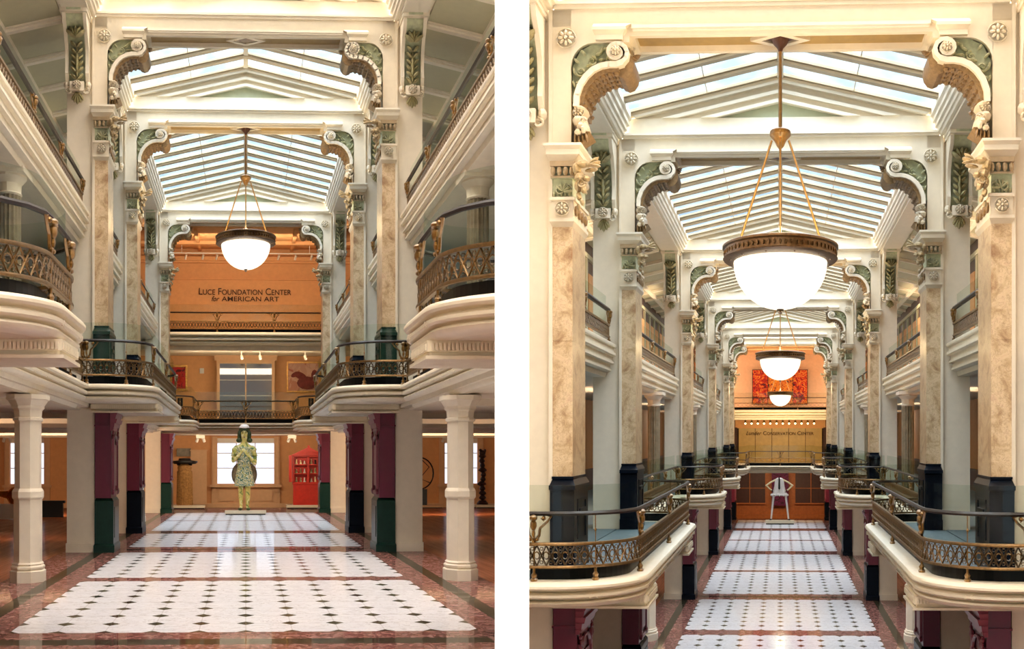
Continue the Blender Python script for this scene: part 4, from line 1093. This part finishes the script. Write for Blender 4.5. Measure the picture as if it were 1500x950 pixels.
def cap_(mb): mb.ell((X0, YS-.02, Z0+3.50), (.19, .2, .10), 14, 7); mb.lathe(X0, YS-.02, [(.2, Z0+3.44), (.22, Z0+3.46), (.2, Z0+3.5)], 18)
st.part('cap', None, cap_, 'figwhite')
def face(mb):
    y = YS-.20
    mb.ell((X0, y-.01, Z0+3.16), (.025, .05, .06), 8, 5)
    for s1 in (-1, 1): mb.ell((X0+s1*.07, y+.02, Z0+3.23), (.035, .02, .018), 8, 5, 1); mb.ell((X0+s1*.07, y+.02, Z0+3.285), (.05, .02, .012), 8, 4, 1); mb.ell((X0+s1*.175, y+.18, Z0+3.17), (.025, .04, .06), 8, 5)
    mb.ell((X0, y+.01, Z0+3.05), (.05, .02, .018), 8, 4, 2)
st.part('face', None, face, ['statueskin', 'statuehair', 'maroonlight'])
def disc(mb):
    n = 30
    mb.prism([(X0+.51*math.cos(2*PI*j/n), Z0+1.5+.54*math.sin(2*PI*j/n)) for j in range(n)], 'y', YS+.27, YS+.33)
    mb.tube([(X0+.51*math.cos(2*PI*j/n), YS+.27, Z0+1.5+.54*math.sin(2*PI*j/n)) for j in range(n)], .03, 5, True)
st.part('round_tray', None, disc, 'disc')
def belt(mb):
    n = 24; mb.tube([(X0+.265*math.cos(2*PI*j/n), YS+.19*math.sin(2*PI*j/n), Z0+1.88) for j in range(n)], .035, 6, True); mb.ell((X0, YS-.21, Z0+1.88), (.1, .05, .06), 8, 5)
st.part('belt', None, belt, 'statue')
st.part('shoe', None, lambda mb: [mb.ell((X0+s1*.17, YS-.14, Z0+.06), (.10, .2, .06), 12, 6) for s1 in (-1, 1)], 'statuehair')

plinth(H, -3.6, -1.9, 40.3, 40.9, .17, 'low cream plinth under the straw-hatted figure on the left')
sf = Thing(H, 'straw_figure', 'straw sculpture with a wide black hat beside the left maroon pillar', 'sculpture', (-2.85, 40.5, .17), k=1)
sf.part('body', None, lambda mb: (mb.lathe(-2.85, 40.5, [(.36, .17), (.37, .6), (.34, 1.2), (.36, 1.75), (.2, 1.95), (.1, 2.0)], 20), [mb.tube([(-2.85+.37*math.cos(a), 40.5+.37*math.sin(a), .2), (-2.85+.34*math.cos(a), 40.5+.34*math.sin(a), 1.7)], .02, 4) for a in [2*PI*i/24 for i in range(24)]]), 'straw')
sf.part('head', None, lambda mb: (mb.ell((-2.85, 40.45, 1.92), (.34, .3, .28), 14, 8), mb.ell((-2.98, 40.22, 1.93), (.05, .05, .06), 8, 5), mb.ell((-2.72, 40.22, 1.93), (.05, .05, .06), 8, 5), mb.ell((-2.85, 40.2, 1.82), (.04, .06, .07), 8, 5)), 'straw')
sf.part('beard', None, lambda mb: mb.ell((-2.85, 40.28, 1.68), (.24, .1, .12), 12, 6), 'greycol')
sf.part('hat', None, lambda mb: (mb.lathe(-2.85, 40.45, [(.2, 2.22), (.5, 2.1), (.6, 2.18), (.6, 2.24), (.3, 2.28), (.26, 2.36), (.05, 2.38)], 24), [mb.ell((-2.85+.3*math.cos(a), 40.25+.1*math.sin(a), 2.08), (.06, .06, .06), 6, 4) for a in (0, .8, 1.6, 2.4, 3.1)]), 'black')
solo(H, 'wall_plaque', 'brown carved plaque hanging above the straw-hatted figure', 'plaque', (-2.95, 41.4, 2.45), lambda mb: (mb.box(-3.3, -2.62, 41.4, 41.48, 2.46, 2.85), mb.box(-3.25, -2.67, 41.37, 41.4, 2.5, 2.8)), 'greycol', smooth=False, k=1)
solo(H, 'exhibit_board', 'plain tan exhibit board standing behind the straw-hatted figure', 'panel', (-2.2, 41.3, 0), lambda mb: (mb.box(-2.62, -1.86, 41.3, 41.36, .18, 2.75), mb.box(-2.66, -1.82, 41.29, 41.37, 2.72, 2.78)), 'tan', smooth=False, k=1)
plinth(H, 1.9, 3.7, 40.3, 40.95, .17, 'low cream plinth under the red folk-art cabinet')
rc = Thing(H, 'folk_art_cabinet', 'red painted folk-art cabinet with gabled top and open shelves on the right', 'cabinet', (2.75, 40.5, .17), k=1)
rc.part('cupboard', None, lambda mb: (mb.box(2.22, 3.7, 40.35, 40.9, .17, 1.18), mb.box(2.3, 2.92, 40.32, 40.35, .3, 1.08), mb.box(3.0, 3.62, 40.32, 40.35, .3, 1.08), mb.box(2.18, 3.74, 40.3, 40.92, 1.14, 1.2)), 'red', False)
def f(mb):
    mb.box(2.18, 3.7, 40.75, 40.9, 1.2, 2.55)
    for x in (2.18, 2.88, 3.6): mb.box(x, x+.09, 40.4, 40.8, 1.2, 2.5)
    for z in (1.2, 1.62, 2.04, 2.44): mb.box(2.18, 3.7, 40.4, 40.8, z, z+.05)
    mb.box(2.02, 2.16, 40.3, 40.5, 1.25, 2.5)
rc.part('shelves', None, f, 'red', False)
rc.part('gabled_top', None, lambda mb: (mb.prism([(2.1, 2.5), (3.75, 2.5), (2.95, 2.9)], 'y', 40.35, 40.85), mb.box(2.9, 3.0, 40.4, 40.5, 2.85, 2.97)), 'red', False)
random.seed(3); items = []
for z in (1.25, 1.67, 2.09):
    for x in (2.38, 2.58, 2.76, 3.08, 3.26, 3.46): items.append((x, z, random.choice(['figcream', 'olive', 'darkwood', 'gilt', 'spotwhite']), random.uniform(.16, .27)))
OW = ['leftmost', 'second from left', 'third from left', 'third from right', 'second from right', 'rightmost']
WD = {1.25: 'bottom', 1.67: 'middle', 2.09: 'top'}
for i, (x, z, m_, hh) in enumerate(items):
    solo(H, 'figurine', f'tiny carved figurine, {OW[i % 6]} on the {WD[z]} shelf of the red folk-art cabinet', 'figurine', (x, 40.55, z), lambda mb: (mb.lathe(x, 40.55, [(.055, z), (.06, z+.02), (.03, z+hh*.5), (.045, z+hh*.6), (.02, z+hh*.72)], 8), mb.ell((x, 40.55, z+hh*.84), (.035, .035, .04), 8, 5)), m_, group=f'figurines on the {WD[z]} shelf of the red cabinet', k=1)

hn = Thing(H, 'horn_sculpture', 'glossy amber horn-shaped sculpture lying on a white stand, far left gallery', 'sculpture', (-9.1, 33, .62), k=1)
hn.part('bell', None, lambda mb: mb.tube([(-9.05+.0, 33, .95), (-8.9, 33, .93), (-8.75, 33, .9), (-8.68, 33, .9)], [.1, .3, .36, .33], 16), 'horn')
hn.part('neck', None, lambda mb: mb.tube([(-10.4, 33, 1.1), (-9.8, 33, 1.03), (-9.3, 33, .99), (-9.0, 33, .95)], [.06, .09, .11, .16], 12), 'horn')
solo(H, 'white_stand', 'white block stand under the amber horn sculpture', 'stand', (-9.35, 33, 0), lambda mb: (mb.box(-9.7, -8.65, 32.7, 33.3, .03, .56), mb.box(-9.72, -8.63, 32.68, 33.32, .56, .6)), 'spotwhite', smooth=False, k=1)
solo(H, 'low_bench', 'low black bench in the left ground-floor gallery behind the octagonal column', 'bench', (-7.65, 34.5, 0), lambda mb: (mb.box(-8.2, -7.15, 34.2, 34.8, .56, .66), mb.box(-8.12, -7.23, 34.25, 34.75, 0, .56)), 'black', smooth=False, k=1)
plinth(H, 8.2, 9.3, 40.5, 41.1, .14, 'low tan plinth behind the right white pier, left-hand hall', 'tan')
solo(H, 'hoop_sculpture', 'thin black wire hoop sculpture half hidden behind the right white pier', 'sculpture', (8.35, 40.8, .15),
     lambda mb: (mb.tube([(8.25+.65*math.cos(a), 40.8, 1.65+.75*math.sin(a)) for a in [2*PI*i/28 for i in range(28)]], .035, 6, True), mb.tube([(8.25, 40.8, 2.4), (8.7, 40.8, 1.95), (8.25, 40.8, 1.4), (8.75, 40.8, 1.2)], .025, 5), mb.box(8.2, 8.6, 40.7, 40.9, .14, .9)), 'black', k=1)
plinth(H, 10.85, 12.2, 40.4, 41.1, .16, 'low cream plinth under the dark totem on the far right')
def totem(mb):
    random.seed(11); z = .16; x = 11.25
    mb.lathe(x, 40.8, [(.26, z), (.28, z+.06), (.16, z+.2)], 8); z += .2
    while z < 2.5:
        r = random.uniform(.13, .26); mb.lathe(x+random.uniform(-.05, .05), 40.8, [(.06, z), (r, z+.1), (r*.9, z+.16), (.07, z+.26)], 7, rot=random.random()*3); z += .22
    mb.ell((x, 40.8, 2.62), (.16, .14, .14), 9, 6); mb.ell((x-.1, 40.75, 2.75), (.08, .08, .07), 8, 5); mb.ell((x+.12, 40.75, 2.72), (.06, .08, .09), 8, 5)
solo(H, 'totem_sculpture', 'dark carved wooden totem on a plinth before the right window', 'sculpture', (11.25, 40.8, .16), totem, 'darkwood', k=1)
for x, w_ in ((-2.1, 'left'), (2.15, 'right'), (-11.0, 'far left'), (9.4, 'far right')):
    t = Thing(H, 'wall_spotlight', f'small cream ceiling spotlight above the ground-floor {w_} end wall', 'spotlight', (x, 40.2, 3.2), k=1)
    t.part('lamp_head', None, lambda mb: (mb.tube([(x-.12, 40.2, 3.3), (x-.18, 40.3, 3.14)], .07, 8), mb.tube([(x+.12, 40.2, 3.3), (x+.18, 40.3, 3.14)], .07, 8)), 'spotwhite')
    t.part('mount', None, lambda mb: mb.box(x-.2, x+.2, 40.17, 40.23, 3.3, 3.45), 'spotwhite', False)

# warm area lights without fittings, added to brighten end rooms and galleries
def hl_light(H, x, y, h, sx, sy, power, col, dirn):
    m = H.M @ Matrix.Translation((x, y*H.k, h))
    rot = {'back': (PI/2, 0), 'left': (0, PI/2), 'right': (0, -PI/2), 'down': (0, 0)}[dirn]
    area('warm_fill_light', m, (sx, sy), power, col, rot)
W1 = (1, .80, .56)
hl_light(H, 0, 38.6, 10.8, 6, .6, 300, W1, 'back')
hl_light(H, 0, 39.6, 6.7, 6, .3, 90, W1, 'back')
hl_light(H, 0, 39.5, 2.9, 6, .3, 100, W1, 'back')
for sg in (-1, 1):
    hl_light(H, sg*9, 35.0, 2.3, 8, .3, 300, (1,.72,.46), 'back')
    hl_light(H, sg*9, 24, 2.5, 6, .3, 120, (1, .66, .42), 'back')

# ================================================================== RIGHT-HAND HALL
H = HR
near_shade_roof(H, 0.5, 12.45)
PR = [12.5, 18.0, 29.2, 40.0, 50.7, 56.2]
marble_floor(H, [(19.3, 24.06), (24.66, 29.25), (30.25, 35.15), (35.55, 40.3), (41.45, 45.5), (45.85, 50.2), (51.5, 56.3)], 8.0, 57.6, 9.2)
gallery_slabs(H, 11.6, 60.5, 7.5, 6.3)
piers(H, PR)
for i, p in enumerate(PR):
    frame_beam(H, p); w_ = ORD[6][i]; wall_rosettes(H, p, w_)
    for sd in (-1, 1):
        marble_pillar_thing(H, p, sd, w_, 'navy'); painted_pillar(H, p, sd, w_, 'navy')
        scroll_bracket(H, p, sd, w_); console(H, p, sd, w_)
for a, b in zip([8.0]+[p+.62 for p in PR], PR+[57.6]): side_cornice(H, a, b)
sl = ['nearest wide skylight with few panes above the largest lamp', 'second nearest, long skylight behind the largest lamp', 'third nearest skylight partly hidden by the largest lamp', 'fourth nearest skylight', 'farthest small skylight']
for i in range(5): skylight(H, PR[i]+.66, PR[i+1], sl[i]+', right-hand hall')
BW = ['nearest', 'middle', 'farthest']
for sd in (-1, 1):
    for j, (a, b) in enumerate(((11.55, 19.85), (28.25, 31.05), (39.05, 41.85))): balcony(H, a, b, sd, BW[j], j < 2, ((12.5, 18.0), (29.2,), (40.0,))[j])
    for j, (a, b) in enumerate(((19.85, 28.25), (31.05, 39.05), (41.85, 49.75))): edge2(H, a, b, sd, BW[j]+' stretch', j == 0)
    W5 = ['nearest', 'second', 'third', 'fourth', 'fifth']
    for j in range(5): edge3(H, PR[j]+.87, PR[j+1], sd, W5[j]+' stretch', j < 2)
    for j, y in enumerate((23.5, 34.6, 45.4)): oct_column(H, y, sd, BW[j]); oct_column(H, y+1.7, sd, BW[j], 3.965, 7.5, fluted=True, x=-4.05)
pendant(H, 12.5, 'largest and nearest of three'); pendant(H, 29.2, 'middle of three'); pendant(H, 56.2, 'smallest and farthest of three')
end_balcony(H, 49.75, 54.6, 2.2, 'cream far-end balcony ledge above the white stick figure, right-hand hall', 'brass railing across the far-end balcony, right-hand hall', False)
def f(mb): mb.box(-7.5, 7.5, 54.65, 60.5, 3.46, 3.95)
struct(H, 'ceiling', f, 'cream')
def f(mb):
    fascia(mb, [(-4.3, 59), (4.3, 59)], 8.0-3.97, 1.6); mb.box(-7.5, 7.5, 59.1, 62.3, 7.25, 7.96)
struct(H, 'trim', f, 'stone', True)
railing(H, 'straight brass railing below the red mural on the upper far-end gallery, right-hand hall', [(-3.9, 59), (3.9, 59)], 8.0, cell=.3, post=2.6, orn='all', rail_h=.9, fine=False)
def f(mb): mb.box(-7, 7, 56.9, 62.3, 12.45, 12.6)
struct(H, 'ceiling', f, 'orange')
def f(mb): mb.box(-7.5, 7.5, 62.0, 62.2, 7.9, 13.0)
struct(H, 'wall_back_upper', f, 'tan')
def f(mb):
    mb.box(-7.5, 7.5, 60.5, 60.7, 3.9, 7.5, 0); mb.box(-3.45, 3.45, 60.38, 60.5, 6.68, 7.3, 1)
struct(H, 'wall_back_middle', f, ['brown', 'orange'])
t = Thing(H, 'glass_partition', 'gold tinted glass partition wall of five tall panels behind the far balcony', 'partition', (0, 60.4, 3.96), k=1)
for i in range(5):
    x0 = -3.2+1.28*i
    t.part('panel', None, lambda mb: mb.box(x0+.02, x0+1.26, 60.36, 60.42, 3.97, 6.62), 'glowwall', False)
t.part('top_rail', None, lambda mb: mb.box(-3.3, 3.3, 60.3, 60.48, 6.62, 6.7), 'orange', False)
t = Thing(H, 'wall_sign', 'dark lettering Lunder Conservation Center across the golden glass partition', 'sign', (0, 60.3, 6.0), k=1)
add_text(t, 'Lunder', .42, -2.02, .10, 'lettering', False, .4, 1.2, y=-.02); add_text(t, 'Conservation Center', .42, .62, .10, 'lettering', True, 0, 3.85, y=-.02)
NW = ['first', 'second', 'third', 'fourth', 'fifth', 'sixth', 'seventh', 'eighth', 'ninth', 'tenth', 'eleventh', 'twelfth']
for i in range(12):
    x = -2.66+.475*i
    t = Thing(H, 'downlight', f'small glowing downlight, {NW[i]} from the left, above the golden partition', 'downlight', (x, 60.1, 6.95), k=1, group='row of downlights above the golden partition')
    t.part('bulb', None, lambda mb: mb.ell((x, 60.1, 6.98), (.07, .07, .07), 8, 6), 'spotglow')
    t.part('mount', None, lambda mb: mb.lathe(x, 60.1, [(.09, 7.03), (.09, 7.1), (.05, 7.26)], 8), 'bronze')
mu = Thing(H, 'mural', 'wide red and orange three-panel mural on the far upper wall, right-hand hall', 'painting', (0, 61.9, 8.6), k=1)
for j, (a, b, m_) in enumerate(((-2.15, -.98, 'mural'), (-.95, .98, 'mural2'), (1.01, 2.1, 'mural'))):
    mu.part('panel', None, lambda mb: mb.box(a, b, 61.85, 61.92, 8.55, 11.2), m_, False)
mu.part('frame', None, lambda mb: (mb.box(-2.2, 2.15, 61.92, 61.97, 8.5, 11.25), [mb.box(x-.02, x+.02, 61.83, 61.86, 8.55, 11.2) for x in (-.965, .995)]), 'darkwood', False)
def f(mb):
    mb.box(-9.2, 9.2, 57.5, 57.7, 0, 3.5, 0)
    for x0, x1 in ((-3.35, -1.1), (1.1, 3.35)):
        mb.box(x0, x1, 57.44, 57.5, 1.15, 3.35, 1); xm = (x0+x1)/2
        mb.box(xm-.03, xm+.03, 57.4, 57.45, 1.1, 3.35, 0); mb.box(x0, x1, 57.4, 57.45, 2.2, 2.25, 0); mb.box(x0-.05, x1+.05, 57.4, 57.5, 1.05, 1.15, 0)
        for q in range(9):
            xx = x0+.1+(x1-x0-.2)*q/8; mb.box(xx-.01, xx+.01, 57.42, 57.44, 1.15, 3.3, 1)
    mb.box(-3.4, 3.4, 57.4, 57.5, 0, .3, 2)
struct(H, 'wall_back_ground', f, ['orangewood', 'brownred', 'orangewood'])
for sg in (-1, 1):
    def f(mb): x0, x1 = sorted((sg*9.2, sg*9.4)); mb.box(x0, x1, 9, 57.7, 0, 3.5)
    struct(H, 'wall_'+('right' if sg > 0 else 'left'), f, 'orange')
    def f(mb): x0, x1 = sorted((sg*7.4, sg*9.3)); mb.box(x0, x1, 9, 57.7, 3.42, 3.6)
    struct(H, 'ceiling', f, 'cream')
bn = Thing(H, 'banner', 'purple printed banner hanging behind the white stick figure', 'banner', (0, 57.3, 1.0), k=1)
bn.part('cloth', None, lambda mb: mb.box(-.62, .6, 57.3, 57.33, .95, 3.4), 'banner', False)
bn.part('rod', None, lambda mb: mb.tube([(-.7, 57.31, 3.4), (.68, 57.31, 3.4)], .03, 6), 'brown')
YF = 53.9
plinth(H, -1.0, .95, YF-.25, YF+.25, .27, 'low cream plinth under the white stick figure')
fg = Thing(H, 'stick_figure_sculpture', 'white sculpture with splayed pole legs, hands on hips and a black tie', 'sculpture', (-.05, YF, .27), k=1)
for s1, hx, fx in ((-1, -.45, -.62), (1, .36, .56)):
    fg.part('leg', None, lambda mb: (mb.tube([(hx, YF, 2.1), (fx, YF, .36)], [.085, .055], 10), mb.ell((hx, YF, 2.08), (.1, .1, .1), 8, 5)), 'figwhite')
    fg.part('shoe', None, lambda mb: (mb.ell((fx+s1*.05, YF-.06, .32), (.1, .16, .05), 10, 6), mb.tube([(fx, YF, .34), (fx, YF, .42)], .05, 8)), 'black')
    fg.part('arm', None, lambda mb: (mb.tube([(-.06+s1*.24, YF, 3.04), (-.06+s1*.6, YF, 2.86), (-.06+s1*.90, YF, 2.64)], [.06, .06, .055], 8), mb.tube([(-.06+s1*.91, YF, 2.67), (-.06+s1*.7, YF, 2.45), (-.06+s1*.5, YF, 2.3)], [.055, .05, .045], 8), mb.ell((-.06+s1*.905, YF, 2.65), (.06, .06, .06), 8, 5)), 'figcream')
    fg.part('hand', None, lambda mb: ([mb.tube([(-.06+s1*.52, YF-.04+.02*q, 2.31), (-.06+s1*(.44-.02*q), YF-.06+.03*q, 2.24-.01*q), (-.06+s1*(.40-.02*q), YF-.08+.03*q, 2.17+.01*q)], .018, 5) for q in range(5)], mb.ell((-.06+s1*.51, YF, 2.3), (.06, .05, .06), 8, 5)), 'black')
def shirt(mb):
    n = 32; vs = []; prof = [(.1, 3.18), (.24, 3.12), (.31, 2.98), (.35, 2.6), (.42, 2.25), (.46, 2.05)]
    for i, (r, z) in enumerate(prof):
        for j in range(n): a = 2*PI*j/n; q = 1+(.04*math.cos(8*a) if i > 3 else 0); vs.append((-.06+r*q*math.cos(a), YF+r*q*.6*math.sin(a), z))
    mb.add(vs, [(i*n+j, i*n+(j+1) % n, (i+1)*n+(j+1) % n, (i+1)*n+j) for i in range(5) for j in range(n)])
fg.part('shirt', None, shirt, 'figwhite')
def hem(mb):
    for j in range(24): a = 2*PI*j/24; mb.ell((-.06+.55*math.cos(a), YF+.34*math.sin(a), 1.99+.02*(j % 2)), (.08, .07, .08), 7, 5)
fg.part('ruffled_hem', None, hem, 'figwhite')
fg.part('tie', None, lambda mb: mb.prism([(-.13, 3.2), (-.03, 3.2), (-.02, 3.0), (.0, 2.45), (-.07, 2.35), (-.14, 2.45), (-.12, 3.0)], 'y', YF-.34, YF-.24), 'black', False)
fg.part('collar', None, lambda mb: (mb.tube([(-.2, YF-.12, 3.12), (-.08, YF-.2, 3.08)], .04, 6), mb.tube([(.06, YF-.12, 3.12), (-.06, YF-.2, 3.08)], .04, 6)), 'figwhite')

hl_light(H, 0, 57.8, 10.9, 5, .6, 190, W1, 'back')
hl_light(H, 0, 57.5, 6.6, 5, .3, 270, (1, .78, .45), 'back')
hl_light(H, 0, 55.4, 3.0, 5, .3, 130, (1,.7,.4), 'back')
for sg in (-1, 1):
    for y in (24, 35, 46):
        hl_light(H, sg*5.2, y, 7.0, .4, 8, 100, W1, 'right' if sg > 0 else 'left')
        hl_light(H, sg*5.2, y, 11.8, .4, 8, 70, (1, .72, .45), 'right' if sg > 0 else 'left')
        hl_light(H, sg*5.5, y, 3.2, 2, .3, 60, W1, 'back')

# ------------------------------------------------------------------ trim everything to its own side of the partition
bpy.context.view_layer.update()
def chain(o):
    m = o.matrix_basis.copy(); p = o.parent
    while p is not None: m = p.matrix_basis @ m; p = p.parent
    return m
dead = []
from bpy_extras.object_utils import world_to_camera_view
def in_view(bb):
    xs = []; ys = []
    for v in bb:
        d = max(v.y, .1); xs.append(750+F*v.x/d); ys.append(656.5-F*(v.z-CAM_Z)/d)
    return max(xs) > -25 and min(xs) < 1525 and max(ys) > -25 and min(ys) < 975
for o, H in ALL:
    if o.type != 'MESH': continue
    m = chain(o); s = H.sign; lim = .128
    bb = [m @ Vector(c) for c in o.bound_box]
    if o.get('kind') != 'structure' and not in_view(bb): dead.append(o); continue
    xs = [v.x*s for v in bb]
    if min(xs) >= lim: continue
    if max(xs) <= lim: dead.append(o); continue
    me = o.data.copy(); o.data = me
    bm = bmesh.new(); bm.from_mesh(me)
    mi = m.inverted(); co = mi @ Vector((s*lim, 0, 0)); no = (m.to_3x3().transposed() @ Vector((s, 0, 0))).normalized()
    # the part on the partition's side (below the plane along no) is removed
    bmesh.ops.bisect_plane(bm, geom=bm.verts[:]+bm.edges[:]+bm.faces[:], plane_co=co, plane_no=no, clear_inner=True)
    bm.to_mesh(me); n = len(bm.faces); bm.free()
    if n == 0: dead.append(o)
for o in dead:
    for c in list(o.children): c.parent = o.parent; c.matrix_parent_inverse = Matrix()
for o in dead: bpy.data.objects.remove(o)
for o in [o for o in sc.objects if o.type == 'EMPTY' and not [c for c in o.children if c.type == 'MESH']]:
    for c in list(o.children): bpy.data.objects.remove(c)
    bpy.data.objects.remove(o)
